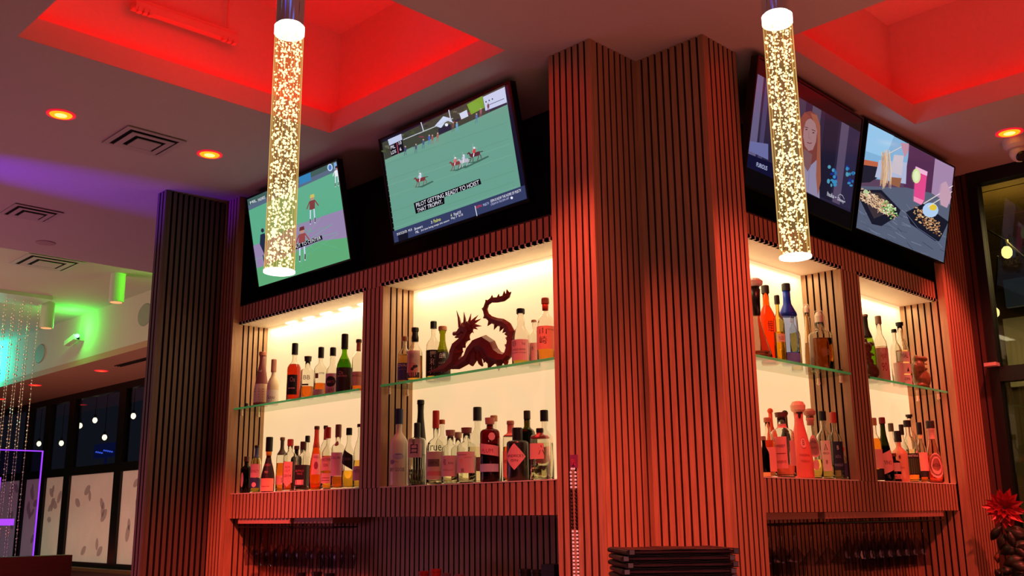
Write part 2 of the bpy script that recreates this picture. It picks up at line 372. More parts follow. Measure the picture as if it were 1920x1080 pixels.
# ================================================================== DISPLAY CABINETS
ZB, ZT, ZV, ZF = 1.518, 2.352, 1.400, 2.442
def cabinet(label, M, span, niches, depth_back, rec_back, low_back, seglist):
    """M(a, d, z): a along the wall, d depth behind the front plane -> world; span in a; niches [(a0, a1, near_side)]"""
    def bx(bm, a0, a1, d0, d1, z0, z1, mi=0):
        p, q = M(a0, d0), M(a1, d1)
        box(bm, min(p[0], q[0]), max(p[0], q[0]), min(p[1], q[1]), max(p[1], q[1]), z0, z1, mi)
    def sl(bm, a0, a1, z0, z1, d=0):
        n0, n1 = M(0, 0), M(0, -1); slats(bm, M(a0, d), M(a1, d), z0, z1, (n1[0] - n0[0], n1[1] - n0[1]))
    root = thing('display_cabinet', (*M(span[0], 0), ZV), label, 'cabinet')
    bm = bmesh.new()
    sl(bm, span[0], span[1], ZT, ZF); sl(bm, span[0], span[1], ZV, ZB - .004)
    sl(bm, niches[0][1], niches[1][0], ZB - .003, ZT - .001)
    link('slatted_front', bm, [WOOD, FELT, CORE], root)
    bm = bmesh.new(); bx(bm, span[0], span[1], .0, rec_back, ZF, ZF + .006); bx(bm, *span, .021, rec_back, ZT + .02, ZF); link('top_ledge', bm, [mat('ledge_paint', (46, 36, 34), .6)], root)
    # dark recess behind the televisions
    bm = bmesh.new(); bx(bm, span[0] - .10, span[1] + .285, rec_back, rec_back + .02, ZF, HC - .001); link('recess_back', bm, DARKP, root)
    # bottom board of the cabinet and slats behind the hanging glasses
    bm = bmesh.new(); bx(bm, span[0], span[1], .021, low_back, ZV, ZV + .02); link('bottom_board', bm, WOODD, root)
    bm = bmesh.new(); sl(bm, span[0], span[1], .95, ZV - .001, low_back); link('rear_slats', bm, [WOOD, FELT, CORE], root)
    nf = niches[1][1]; o0, o1 = M(0, 0), M(1, 0)
    bm = bmesh.new(); slats(bm, M(nf, 0), M(nf, low_back), .95, ZV - .001, (o0[0] - o1[0], o0[1] - o1[1])); link('lower_side_slats', bm, [WOOD, FELT, CORE], root)
    for a0, a1, far in niches:
        bm = bmesh.new(); bx(bm, a0 - .02, a1 + .02, depth_back, depth_back + .02, ZB - .01, ZT + .01); link('backlit_panel', bm, PANEL, root)
        bm = bmesh.new(); bx(bm, a0 - .02, a1 + .02, .0, depth_back, ZT, ZT + .012); link('niche_ceiling', bm, LINING, root)
        bm = bmesh.new(); bx(bm, a0, a1, -.001, depth_back, ZB - .0038, ZB); bx(bm, a0, a1, .02, depth_back, ZB - .02, ZB - .004); link('niche_floor', bm, LINING, root)
        for a, s in ((a0, -1), (a1, 1)):
            bm = bmesh.new(); aa = a + s * .0
            tdir = M(1, 0); o0 = M(0, 0); td = (tdir[0] - o0[0], tdir[1] - o0[1])
            slats(bm, M(aa, .013 if a != far else 0), M(aa, depth_back), ZB, ZT, (-td[0] * s, -td[1] * s)); link('side_slats', bm, [WOOD, FELT, CORE], root)
    for a0, a1, z in seglist:
        k = a0
        while k < a1:
            bm = bmesh.new(); bx(bm, k, min(k + .075, a1), depth_back - .02, depth_back - .002, z - .006, z - .0005); k += .15; link('led_module', bm, LED, root)
    return root
ML = lambda a, d: (2.505 + d, a)
MR = lambda a, d: (a, 1.80 + d)
NL = [(2.262, 3.265, None), (3.405, 4.44, 4.44)]
NR = [(2.935, 3.67, None), (3.83, 4.60, 4.60)]
cabL = cabinet('long slatted bottle display with two backlit niches under the left televisions', ML, (2.25, 4.44), NL, .165, .305, .20, [(3.42, 4.25, ZT)])
cabR = cabinet('slatted bottle display with two backlit niches under the right televisions', MR, (2.92, 4.60), NR, .175, .31, .20, [])
for (a0, a1, _) in NL:
    lamp('niche_led_light', 'AREA', (2.505 + .13, (a0 + a1) / 2, ZT - .012), (1, .86, .48), 1.35 * (a1 - a0), .05, a1 - a0 - .05, aim=(2.505 + .10, (a0 + a1) / 2, 0)).rotation_euler = (0, math.radians(-6), 0)
for (a0, a1, _) in NR:
    o = lamp('niche_led_light', 'AREA', ((a0 + a1) / 2, 1.80 + .135, ZT - .012), (1, .86, .48), 1.35 * (a1 - a0), a1 - a0 - .05, .05)
# glass shelves
def shelf(M, a0, a1, root, z=1.93, dp=.158):
    p, q = M(a0, -.006), M(a1, dp); x0, x1, y0, y1 = min(p[0], q[0]), max(p[0], q[0]), min(p[1], q[1]), max(p[1], q[1])
    bm = bmesh.new(); box(bm, x0, x1, y0, y1, z - .009, z)
    g = link('glass_shelf', bm, [SHELFG], root); g['label'] = 'clear glass shelf with a green edge'
    p, q = M(a0, -.0085), M(a1, -.006)
    bm = bmesh.new(); box(bm, min(p[0], q[0]), max(p[0], q[0]), min(p[1], q[1]), max(p[1], q[1]), z - .009, z); link('shelf_edge', bm, EDGEG, g)
    far = a1 if abs(a1) > abs(a0) else a0
    for d in (.03, .125):
        bm = bmesh.new(); c = M(far - .012, d); tube(bm, [(*c, z - .028), (*c, z - .0095)], .006, 10); ball(bm, (*c, z - .030), .0085, 1)
        link('shelf_clip', bm, mat('frosted_clip', (250, 225, 195), .3), g)
for a0, a1, _ in NL: shelf(ML, a0 + .002, a1 - .002, cabL)
for a0, a1, _ in NR: shelf(MR, a0 + .002, a1 - .002, cabR)
# back counter below the frame on which the shaker tins stand
bm = bmesh.new(); box(bm, 2.30, 2.70, 2.26, 4.43, .86, .90); tag(link('back_counter', bm, WOODD), 'wooden back counter under the left bottle display', 'counter')

# ================================================================== TELEVISIONS
def Rm(ax, a): return Matrix.Rotation(a, 3, ax)
class TV: pass
def television(label, c, side, tilt, yaw, roll, wd, hg, rim=.008):
    t = TV(); t.c = V(c)
    r, n = (V((0, -1, 0)), V((-1, 0, 0))) if side == 'L' else (V((1, 0, 0)), V((0, -1, 0)))
    u = V((0, 0, 1)); A = Rm(V((0, 0, 1)), yaw); r = A @ r; n = A @ n
    B = Rm(r, tilt); n = B @ n; u = B @ u; C = Rm(n, roll); t.r, t.u, t.n = C @ r, C @ u, n
    t.root = thing('television', c, label, 'television')
    hw, hh = wd / 2, hg / 2
    bm = bmesh.new()
    obox(bm, t.c - t.n * .014, t.r * hw, t.u * hh, t.n * .013)
    obox(bm, t.c - t.n * .038, t.r * hw * .62, t.u * hh * .62, t.n * .013)
    for sx in (-1, 1): obox(bm, t.c + t.r * sx * (hw - rim / 2), t.r * rim / 2, t.u * hh, t.n * .0035)
    for sy in (-1, 1): obox(bm, t.c + t.u * sy * (hh - rim / 2), t.r * (hw - rim), t.u * rim / 2, t.n * .0035)
    link('casing', bm, BLACK, t.root)
    t.fn = lambda a, b, l: t.c + t.r * a + t.u * b + t.n * (.0005 + l)
    t.p = Painter(t.fn, .00004)
    t.p.rect(-hw + rim, -hh + rim, hw - rim, hh - rim, (6, 6, 9)); t.hw, t.hh = hw - rim, hh - rim
    # mount arm to the wall of the recess
    back = (2.81 - t.c.x) if side == 'L' else (2.11 - t.c.y)
    bm = bmesh.new(); wdir = V((1, 0, 0)) if side == 'L' else V((0, 1, 0)); p = t.c - t.n * .05
    tube(bm, [p, p + wdir * (back - .06)], .014, 8); q = p + wdir * (back - .062); obox(bm, q, t.r * .08, V((0, 0, .08)), wdir * .004)
    link('wall_mount', bm, BLACKM, t.root)
    return t
def L(t, px, py):
    d = ray(px, py); k = (t.c - EYE).dot(t.n) / d.dot(t.n); p = EYE + d * k - t.c
    return (max(-t.hw, min(t.hw, p.dot(t.r))), max(-t.hh, min(t.hh, p.dot(t.u))))
def tp(t, pts, rgb): t.p.poly([L(t, *p) for p in pts], rgb)
def tl(t, pts, wd, rgb): t.p.line([L(t, *p) for p in pts], wd * 2.35 / FPX * 1.7, rgb)
def te(t, px, py, rx, ry, rgb, n=14): tp(t, [(px + rx * math.cos(2 * PI * i / n), py + ry * math.sin(2 * PI * i / n)) for i in range(n)], rgb)
def tt(t, s, p0, p1, p3, rgb): t.p.text(s, L(t, *p0), L(t, *p1), L(t, *p3), rgb)
RD = random.Random(3)

# --- polo match
t = television('television showing polo riders on green grass, beside the tall notched column', (2.486, 2.829, 2.7545), 'L', .203, -.003, .004, .806, .463)
tp(t, [(718, 262), (952, 160), (990, 372), (745, 455)], (16, 18, 42))
tp(t, [(717, 268), (946, 160), (977, 353), (740, 434)], (104, 158, 140))
for k in range(14):                                     # mown stripes and faint lines of the pitch
    y = 300 + k * 10; tl(t, [(722 + k * 1.3, y + 8), (950 + k * 1.6, y - 70)], 1.2, RD.choice([(96, 150, 134), (112, 166, 150), (100, 158, 146)]))
tp(t, [(717, 268), (946, 160), (951, 196), (722, 300)], (60, 66, 56))      # tree band at the top
t.p.inc = .3
for k in range(60):
    f = RD.random(); x = 719 + f * 228; y = 268 - f * 104 + RD.uniform(0, 22)
    te(t, x, y, RD.uniform(2, 6), RD.uniform(1, 3), RD.choice([(70, 84, 50), (44, 46, 60), (96, 98, 80), (120, 60, 70), (52, 60, 44)]), 7)
t.p.inc = 1
tp(t, [(722, 300), (775, 275), (778, 283), (724, 306)], (110, 160, 142))
tp(t, [(876, 196), (905, 180), (909, 202), (884, 215)], (116, 160, 52)); te(t, 890, 200, 12, 9, (120, 165, 60))
tp(t, [(906, 182), (947, 163), (951, 192), (911, 208)], (196, 205, 235)); tp(t, [(911, 208), (951, 192), (952, 196), (914, 211)], (40, 44, 70))
for k in range(3): te(t, 912 + k * 6, 191 - k * 2.6, 1.4, 1.6, (40, 44, 70), 6)
tl(t, [(917, 197), (946, 185)], 1, (60, 60, 90))
tp(t, [(816, 236), (832, 218), (846, 222), (850, 230), (838, 226), (828, 240)], (200, 212, 240)); tp(t, [(822, 242), (845, 232), (847, 243), (824, 252)], (36, 36, 60)); te(t, 838, 234, 3, 3, (230, 236, 250))
tl(t, [(790, 229), (795, 246)], 2.2, (210, 215, 235)); tl(t, [(842, 205), (846, 225)], 2.4, (210, 215, 235)); tp(t, [(862, 213), (876, 206), (879, 218), (866, 224)], (205, 212, 235))
tl(t, [(757, 262), (820, 236), (850, 222)], 1.6, (190, 195, 205)); tp(t, [(728, 262), (753, 251), (755, 262), (731, 273)], (190, 200, 230))
tp(t, [(731, 273), (755, 262), (759, 284), (736, 293)], (14, 14, 30))
tt(t, 'PIL', (734, 280), (742, 277), (733, 274), (240, 240, 250)); tt(t, '10', (749, 272), (754, 270), (748, 266), (240, 240, 250))
tt(t, 'LDS', (735, 290), (744, 286), (734, 284), (240, 240, 250)); tt(t, '6', (751, 283), (754, 282), (750, 277), (240, 240, 250)); tl(t, [(745, 268), (748, 289)], 2, (205, 80, 105))
for x, y, c in ((761, 283, (60, 70, 110)), (781, 279, (80, 80, 110)), (795, 270, (70, 90, 130)), (806, 262, (60, 95, 190)), (812, 262, (150, 90, 80)), (822, 258, (160, 100, 90)), (851, 238, (120, 80, 80)), (858, 238, (110, 160, 200)), (895, 222, (90, 110, 170)), (903, 212, (160, 90, 110)), (917, 202, (120, 70, 90))):
    te(t, x, y - 3, 2.2, 4.5, c, 8); tl(t, [(x - 1, y), (x - 2, y + 9)], 1.2, c); tl(t, [(x + 1, y), (x + 1.5, y + 8)], 1.1, c); te(t, x, y - 8, 1.4, 1.5, (200, 170, 160), 6)
def horse(x, y, s, coat, rider, flip=1):
    f = flip; G = lambda *pp: [(x + a * s * f, y + b * s - a * s * f * .33) for a, b in pp]
    tp(t, [(x - 14 * s, y + 15 * s), (x + 2 * s, y + 12 * s), (x + 24 * s, y + 2 * s), (x + 26 * s, y + 4 * s), (x + 4 * s, y + 15 * s)], (62, 100, 88))
    tp(t, G((-7, -3), (-2, -4), (5, -3.5), (9, -3), (10, 1), (8, 4), (2, 4), (-5, 3.5), (-8, 1)), coat)
    tp(t, G((-6, -3), (-10, -8), (-13, -6.5), (-13.5, -4), (-10.5, -5), (-8, 1)), coat)
    for a, b, c, d in ((-6, 3, -10, 12), (-4, 3, -3, 12), (7, 3, 5, 12), (9, 2, 12, 11)): tl(t, G((a, b), ((a + c) / 2 + 1, (b + d) / 2), (c, d)), 1.6 * s, coat)
    tl(t, G((9, -2), (15, -1)), 1.2 * s, (40, 20, 24))
    tl(t, G((-1, -3), (-2, 3)), 2.2 * s, (230, 230, 240)); tp(t, G((-3, -3), (1.5, -3), (2, -10), (-2.5, -10)), rider)
    te(t, x - .5 * s * f, y - 12 * s, 2 * s, 2 * s, (225, 225, 235), 8); tl(t, G((-2, -9), (-5, -6)), 1.2 * s, rider); tl(t, G((-3, -7), (-3, -20)), .7 * s, (190, 190, 200))
horse(790, 337, .95, (120, 52, 56), (205, 210, 235)); horse(856, 307, .9, (130, 60, 60), (215, 100, 100)); horse(872, 302, .9, (190, 185, 200), (205, 205, 230)); horse(892, 290, 1.05, (92, 40, 52), (205, 60, 66))
tp(t, [(778, 381), (902, 335), (905, 345), (835, 370), (836, 382), (782, 401)], (8, 8, 16))
tt(t, 'PILOT GETTING READY TO HOIST', (783, 389), (901, 345.5), (782, 381.5), (236, 236, 250)); tt(t, 'THAT TROPHY.', (785, 399), (832, 381), (784, 391.5), (236, 236, 250))
tp(t, [(739, 434), (987, 347), (991, 372), (742, 456)], (52, 60, 98)); tp(t, [(748, 436), (767, 430), (768, 447), (750, 453)], (18, 20, 36))
tt(t, 'SPORTSCENTER', (747, 442), (766, 435.5), (746, 437.5), (230, 230, 245)); tt(t, 'MLB', (768, 434.5), (775, 432), (767.5, 430.5), (230, 230, 245))
tt(t, 'Brewers', (780, 432), (795, 426.5), (779.4, 427), (235, 235, 245)); tt(t, 'MIL', (782, 438), (788, 436), (781.5, 433.5), (235, 235, 245)); tt(t, '3rd time being swept this season', (792, 435), (845, 415.5), (791.5, 430.5), (235, 235, 245))
tt(t, '3', (811, 419.5), (813, 418.8), (810.5, 414.5), (245, 245, 250)); tt(t, 'Padres', (816, 418), (829, 413.5), (815, 412), (232, 232, 110))
tt(t, '4', (848, 407), (850, 406), (847, 401.5), (245, 245, 170)); tt(t, 'Final/10', (854, 405), (867, 400), (853, 399.5), (235, 235, 245)); tt(t, 'May 7  6:10', (849, 413), (871, 405), (848, 408), (235, 235, 245))
tl(t, [(893, 386), (897, 405)], 1.6, (235, 235, 245)); tt(t, 'ESPN', (896, 391), (906, 387.5), (895, 386.5), (226, 60, 84)); tt(t, 'MLB.TV', (909, 387), (920, 383), (908, 382.5), (190, 200, 240))
tt(t, 'ESPN IS NOW THE HOME OF MLB.TV', (923, 380), (980, 359), (922, 375), (235, 235, 248)); tt(t, 'STREAM IN THE ESPN APP', (923, 386), (957, 373.5), (922.5, 382), (185, 185, 225)); te(t, 962, 371, 2.4, 2.4, (235, 235, 248))
t.p.done('screen', SCREEN, t.root)
# --- baseball
t = television('television showing a baseball infield, nearest the dark left column', (2.486, 3.9265, 2.746), 'L', .203, -.012, -.007, .80, .463)
tp(t, [(463, 374), (632, 298), (659, 489), (486, 538)], (92, 172, 138))
tp(t, [(463, 374), (632, 298), (634, 312), (465, 388)], (62, 92, 88)); tp(t, [(465, 386), (634, 310), (635, 319), (466, 395)], (86, 104, 128))
tp(t, [(560, 331), (582, 322), (584, 338), (562, 347)], (46, 128, 184)); te(t, 619, 314, 5, 7, (190, 215, 240)); te(t, 619, 314, 3, 5, (70, 120, 190)); tp(t, [(626, 306), (632, 303), (634, 315), (627, 318)], (120, 170, 220))
tp(t, [(474, 461), (500, 452), (560, 420), (615, 402), (645, 392), (653, 445), (600, 452), (560, 470), (520, 488), (482, 503)], (150, 132, 172))
tp(t, [(482, 503), (520, 488), (560, 470), (600, 452), (653, 445), (659, 489), (486, 538)], (96, 170, 120))
for k in range(20): tl(t, [(474 + RD.uniform(0, 120), 470 + RD.uniform(-60, 40)), (520 + RD.uniform(0, 120), 440 + RD.uniform(-60, 40))], .8, RD.choice([(100, 178, 142), (88, 166, 134)]))
tt(t, 'MIL', (470, 383), (482, 378), (469, 378), (240, 240, 250)); tt(t, 'PADRES', (485, 378), (498, 372), (484, 373), (240, 240, 250))
def player(x, y, s, top, leg, hat):
    G = lambda *pp: [(x + a * s, y + b * s - a * s * .3) for a, b in pp]
    tp(t, G((-3, -12), (3, -12), (3, -2), (-3, -2)), top); tl(t, G((-3, -11), (-6, -4)), 1.8 * s, top); tl(t, G((3, -11), (7, -4)), 1.8 * s, top)
    tl(t, G((-2, -2), (-2, 14)), 2.4 * s, leg); tl(t, G((2, -2), (3, 14)), 2.4 * s, leg); tl(t, G((-2, 8), (-2, 13)), 2 * s, (60, 30, 34)); tl(t, G((3, 8), (3, 13)), 2 * s, (60, 30, 34))
    te(t, x, y - 14.5 * s, 2 * s, 2.4 * s, (190, 140, 120)); tp(t, G((-2.5, -15), (2.5, -15), (2, -18.5), (-2, -18.5)), hat)
player(586, 396, 1.7, (124, 60, 62), (205, 215, 245), (205, 190, 90)); player(632, 333, 1.2, (230, 232, 240), (220, 225, 240), (60, 30, 40))
tp(t, [(489, 440), (497, 437), (501, 455), (498, 480), (488, 458)], (36, 44, 70)); te(t, 493, 432, 3, 4, (40, 40, 60)); tl(t, [(494, 478), (497, 494)], 4, (44, 50, 76))
player(567, 462, 2.0, (150, 70, 72), (205, 215, 245), (110, 44, 50)); tp(t, [(525, 470), (604, 441), (606, 449), (527, 478)], (8, 8, 16))
tt(t, 'POPPED OUT TO CENTER', (528, 476), (603, 448.5), (527, 470), (236, 236, 250))
t.p.done('screen', SCREEN, t.root)
# --- film scene
t = television('dim television showing a woman with long copper hair at night, partly behind the pendant rod', (3.330, 1.722, 2.748), 'R', .203, .005, -.005, .815, .475)
t.p.dim = .8
tp(t, [(1416, 136), (1613, 248), (1594, 398), (1394, 310)], (46, 42, 72))
for x0, x1, c in ((1418, 1432, (120, 112, 156)), (1436, 1444, (84, 78, 122)), (1498, 1512, (70, 68, 92)), (1524, 1540, (96, 92, 118)), (1548, 1574, (34, 32, 58)), (1578, 1592, (108, 92, 126)), (1592, 1612, (52, 48, 84))):
    k = lambda x: 136 + (x - 1416) * .57; b = lambda x: 308 + (x - 1394) * .44
    tp(t, [(x0, k(x0)), (x1, k(x1)), (x1 - 18, b(x1 - 18) - 3), (x0 - 18, b(x0 - 18) - 3)], c)
tp(t, [(1399, 262), (1440, 270), (1440, 300), (1398, 280)], (130, 132, 196)); tp(t, [(1394, 284), (1462, 312), (1460, 340), (1393, 309)], (18, 20, 60))
for k in range(26): te(t, RD.choice([RD.uniform(1552, 1568), RD.uniform(1584, 1600)]), RD.uniform(312, 352), RD.uniform(1.5, 4), RD.uniform(2, 5), RD.choice([(50, 130, 210), (70, 170, 230), (30, 60, 170), (100, 190, 220)]), 10)
tp(t, [(1500, 222), (1507, 211), (1519, 208), (1530, 215), (1536, 230), (1537, 262), (1535, 300), (1538, 340), (1530, 368), (1505, 352), (1500, 300), (1497, 250)], (150, 74, 66))
tp(t, [(1503, 300), (1515, 314), (1530, 300), (1534, 330), (1536, 372), (1496, 352), (1498, 330)], (176, 166, 204))
tp(t, [(1506, 278), (1522, 290), (1519, 312), (1513, 322), (1504, 305)], (150, 104, 110))
tp(t, [(1506, 236), (1509, 226), (1519, 222), (1528, 230), (1531, 246), (1529, 266), (1523, 281), (1515, 283), (1508, 274), (1505, 256)], (196, 146, 150))
tp(t, [(1500, 224), (1508, 211), (1519, 219), (1510, 228), (1505, 246), (1503, 300), (1499, 318), (1497, 250)], (168, 84, 70)); tp(t, [(1519, 212), (1531, 216), (1537, 236), (1538, 340), (1532, 367), (1529, 330), (1532, 262), (1530, 236), (1522, 222)], (186, 108, 84))
tl(t, [(1508, 238), (1514, 240)], 1.3, (90, 50, 54)); tl(t, [(1521, 243), (1528, 246)], 1.3, (90, 50, 54)); te(t, 1511, 243, 2.2, 1.1, (60, 44, 60)); te(t, 1524, 249, 2.2, 1.1, (60, 44, 60))
tl(t, [(1516, 246), (1515, 258), (1518, 260)], 1, (160, 110, 116)); tl(t, [(1512, 267), (1517, 269), (1521, 268)], 1.8, (150, 70, 84)); tl(t, [(1516, 318), (1514, 356)], .9, (120, 110, 150))
tt(t, 'FURIOUS', (1417, 312), (1437, 320), (1418, 304), (190, 196, 240)); tt(t, 'hulu', (1550, 367), (1562, 372), (1551, 359), (225, 225, 240)); tt(t, '+', (1564, 371), (1567, 372), (1564.5, 368), (225, 225, 240)); tt(t, 'Disney+', (1569, 377), (1583, 384), (1570, 369), (225, 225, 240))
tl(t, [(1570, 368), (1574, 364), (1579, 367), (1582, 374)], 1, (225, 225, 240))
t.p.done('screen', SCREEN, t.root)
# --- food picture
t = television('bright television picturing two black bowls of noodles and rice, nearest the window', (4.190, 1.712, 2.752), 'R', .210, -.055, -.025, .80, .462, .006)
tp(t, [(1621, 227), (1790, 314), (1768, 498), (1596, 430)], (92, 66, 92))
tp(t, [(1621, 227), (1704, 270), (1700, 345), (1612, 330)], (128, 176, 214)); tp(t, [(1621, 227), (1676, 255), (1660, 296), (1616, 280)], (146, 196, 232))
tp(t, [(1753, 297), (1790, 314), (1781, 384), (1745, 362)], (164, 134, 170)); tp(t, [(1706, 272), (1753, 297), (1746, 364), (1694, 350)], (84, 46, 80))
tp(t, [(1605, 345), (1700, 352), (1746, 362), (1782, 384), (1768, 498), (1596, 430)], (88, 96, 118))
t.p.inc = .12
for k in range(70):
    x = RD.uniform(1598, 1770); y = 352 + (x - 1600) * .3 + RD.uniform(0, 90); tl(t, [(x, y), (x + RD.uniform(8, 20), y + RD.uniform(4, 14))], RD.uniform(.5, 1.3), RD.choice([(70, 78, 98), (112, 120, 142), (56, 62, 80), (130, 138, 158)]))
t.p.inc = 1
tp(t, [(1612, 306), (1646, 308), (1644, 334), (1630, 342), (1608, 340)], (34, 32, 48)); tp(t, [(1613, 296), (1646, 304), (1645, 313), (1612, 306)], (190, 100, 70))
tp(t, [(1648, 300), (1700, 305), (1698, 345), (1640, 332)], (176, 184, 214)); tp(t, [(1676, 290), (1694, 292), (1690, 330), (1670, 322)], (200, 190, 200)); tp(t, [(1670, 332), (1690, 334), (1686, 352), (1668, 345)], (150, 96, 70))
tl(t, [(1658, 292), (1700, 270)], 1.6, (225, 205, 190)); tp(t, [(1688, 268), (1704, 262), (1703, 282), (1696, 296), (1692, 284)], (190, 140, 160))
t.p.inc = .12
for k in range(46):
    x = RD.uniform(1652, 1670); w_ = RD.uniform(-5, 5); tl(t, [(x, 284 + RD.uniform(-4, 8)), (x + w_ * .6, 305), (x + w_, 325), (x + w_ - 2, 345 + RD.uniform(-6, 10))], 1.3, RD.choice([(214, 178, 140), (232, 200, 165), (186, 140, 100)]))
t.p.inc = 1
tp(t, [(1604, 352), (1652, 356), (1688, 394), (1684, 404), (1652, 424), (1634, 420), (1606, 370)], (24, 26, 42)); tp(t, [(1606, 356), (1650, 362), (1680, 392), (1638, 410)], (60, 50, 56))
t.p.inc = .12
for k in range(170):
    a = RD.random(); x = 1612 + a * 60 + RD.uniform(-6, 4); y = 358 + a * 36 + RD.uniform(-10, 14); tl(t, [(x, y), (x + RD.uniform(-4, 6), y + RD.uniform(-3, 5)), (x + RD.uniform(-2, 8), y + RD.uniform(2, 7))], 1.6, RD.choice([(222, 186, 150), (240, 210, 178), (190, 146, 110), (206, 166, 128)]))
for k in range(60): te(t, RD.gauss(1665, 7), RD.gauss(392, 7), 2, 1.5, RD.choice([(150, 200, 110), (190, 224, 160), (104, 160, 70), (230, 236, 210)]), 6)
for k in range(16): te(t, RD.gauss(1624, 4), RD.gauss(362, 3), 2, 1.4, (180, 205, 150), 6)
t.p.inc = 1
tp(t, [(1715, 316), (1737, 326), (1732, 376), (1726, 384), (1712, 376)], (226, 74, 140)); tp(t, [(1716, 312), (1738, 322), (1737, 330), (1715, 321)], (240, 180, 215)); tp(t, [(1712, 368), (1731, 376), (1726, 384), (1712, 377)], (240, 140, 180)); te(t, 1717, 330, 8, 14, (212, 226, 160)); te(t, 1717, 330, 5, 10, (228, 238, 190))
tp(t, [(1697, 398), (1730, 382), (1778, 416), (1760, 452), (1752, 452), (1706, 420)], (22, 24, 40)); tl(t, [(1698, 400), (1720, 428), (1756, 452)], 1.4, (90, 96, 130))
t.p.inc = .12
for k in range(170):
    a = RD.random(); x = 1714 + a * 44 + RD.uniform(-4, 10); y = 400 + a * 34 + RD.uniform(-14, 10); te(t, x, y, RD.uniform(1, 2.4), 1.2, RD.choice([(206, 160, 110), (176, 122, 76), (140, 90, 56), (224, 184, 140)]), 6)
t.p.inc = 1
te(t, 1743, 394, 15, 14, (176, 204, 238)); te(t, 1748, 389, 7, 6, (226, 196, 60))
tl(t, [(1730, 382), (1788, 350)], 1.6, (240, 228, 216)); tl(t, [(1738, 388), (1789, 362)], 1.6, (240, 228, 216)); tp(t, [(1764, 345), (1772, 340), (1778, 352), (1782, 370), (1774, 390), (1762, 384), (1760, 366)], (196, 156, 176))
t.p.done('screen', SCREEN, t.root)

# ================================================================== BOTTLES
PROF = {  # (radius / body radius, height fraction of the glass)
    'round': [(.92, 0), (1, .02), (1, .63), (.97, .68), (.80, .73), (.50, .78), (.36, .81), (.31, .85), (.31, .97), (.36, .975), (.36, 1)],
    'wine': [(.92, 0), (1, .02), (1, .52), (.93, .60), (.70, .70), (.45, .78), (.34, .84), (.33, .97), (.37, .975), (.37, 1)],
    'hock': [(.92, 0), (1, .02), (1, .34), (.86, .48), (.60, .64), (.40, .78), (.34, .88), (.34, 1)],
    'cone': [(.95, 0), (1, .03), (.98, .30), (.80, .50), (.56, .70), (.42, .82), (.38, .90), (.42, 1)],
    'short': [(.92, 0), (1, .02), (1, .72), (.97, .765), (.80, .80), (.50, .825), (.38, .85), (.38, 1)],
    'apoth': [(.93, 0), (1, .02), (1, .84), (.97, .88), (.82, .915), (.50, .93), (.34, .95), (.34, 1)],
    'pear': [(.90, 0), (1, .03), (1, .30), (.92, .42), (.72, .56), (.48, .68), (.36, .78), (.34, .92), (.42, .93), (.42, 1)],
    'jug': [(.92, 0), (1, .04), (1, .56), (.98, .63), (.86, .69), (.56, .735), (.34, .76), (.28, .78), (.30, 1)],
    'slim': [(.92, 0), (1, .02), (1, .60), (.90, .68), (.62, .75), (.42, .80), (.38, .86), (.38, 1)],
    'swell': [(.92, 0), (1, .02), (1, .50), (.94, .60), (.55, .70), (.42, .75), (.44, .86), (.34, .93), (.38, 1)],
    'decanter': [(.95, 0), (1, .03), (.95, .08), (.60, .30), (.36, .48), (.30, .58), (.34, .8), (.42, 1)],
}
def glassm(rgb):
    return mat('bottle_glass_%d_%d_%d' % rgb, rgb, .03, trans=1, ior=1.30)
def liquidm(rgb):
    return mat('spirit_%d_%d_%d' % rgb, rgb, .0, trans=1, ior=1.10)
def interp(prof, z):
    for (r0, z0), (r1, z1) in zip(prof, prof[1:]):
        if z0 <= z <= z1: return r0 + (r1 - r0) * (z - z0) / (z1 - z0 or 1)
    return prof[-1][0]
CLEAR = (244, 244, 238)
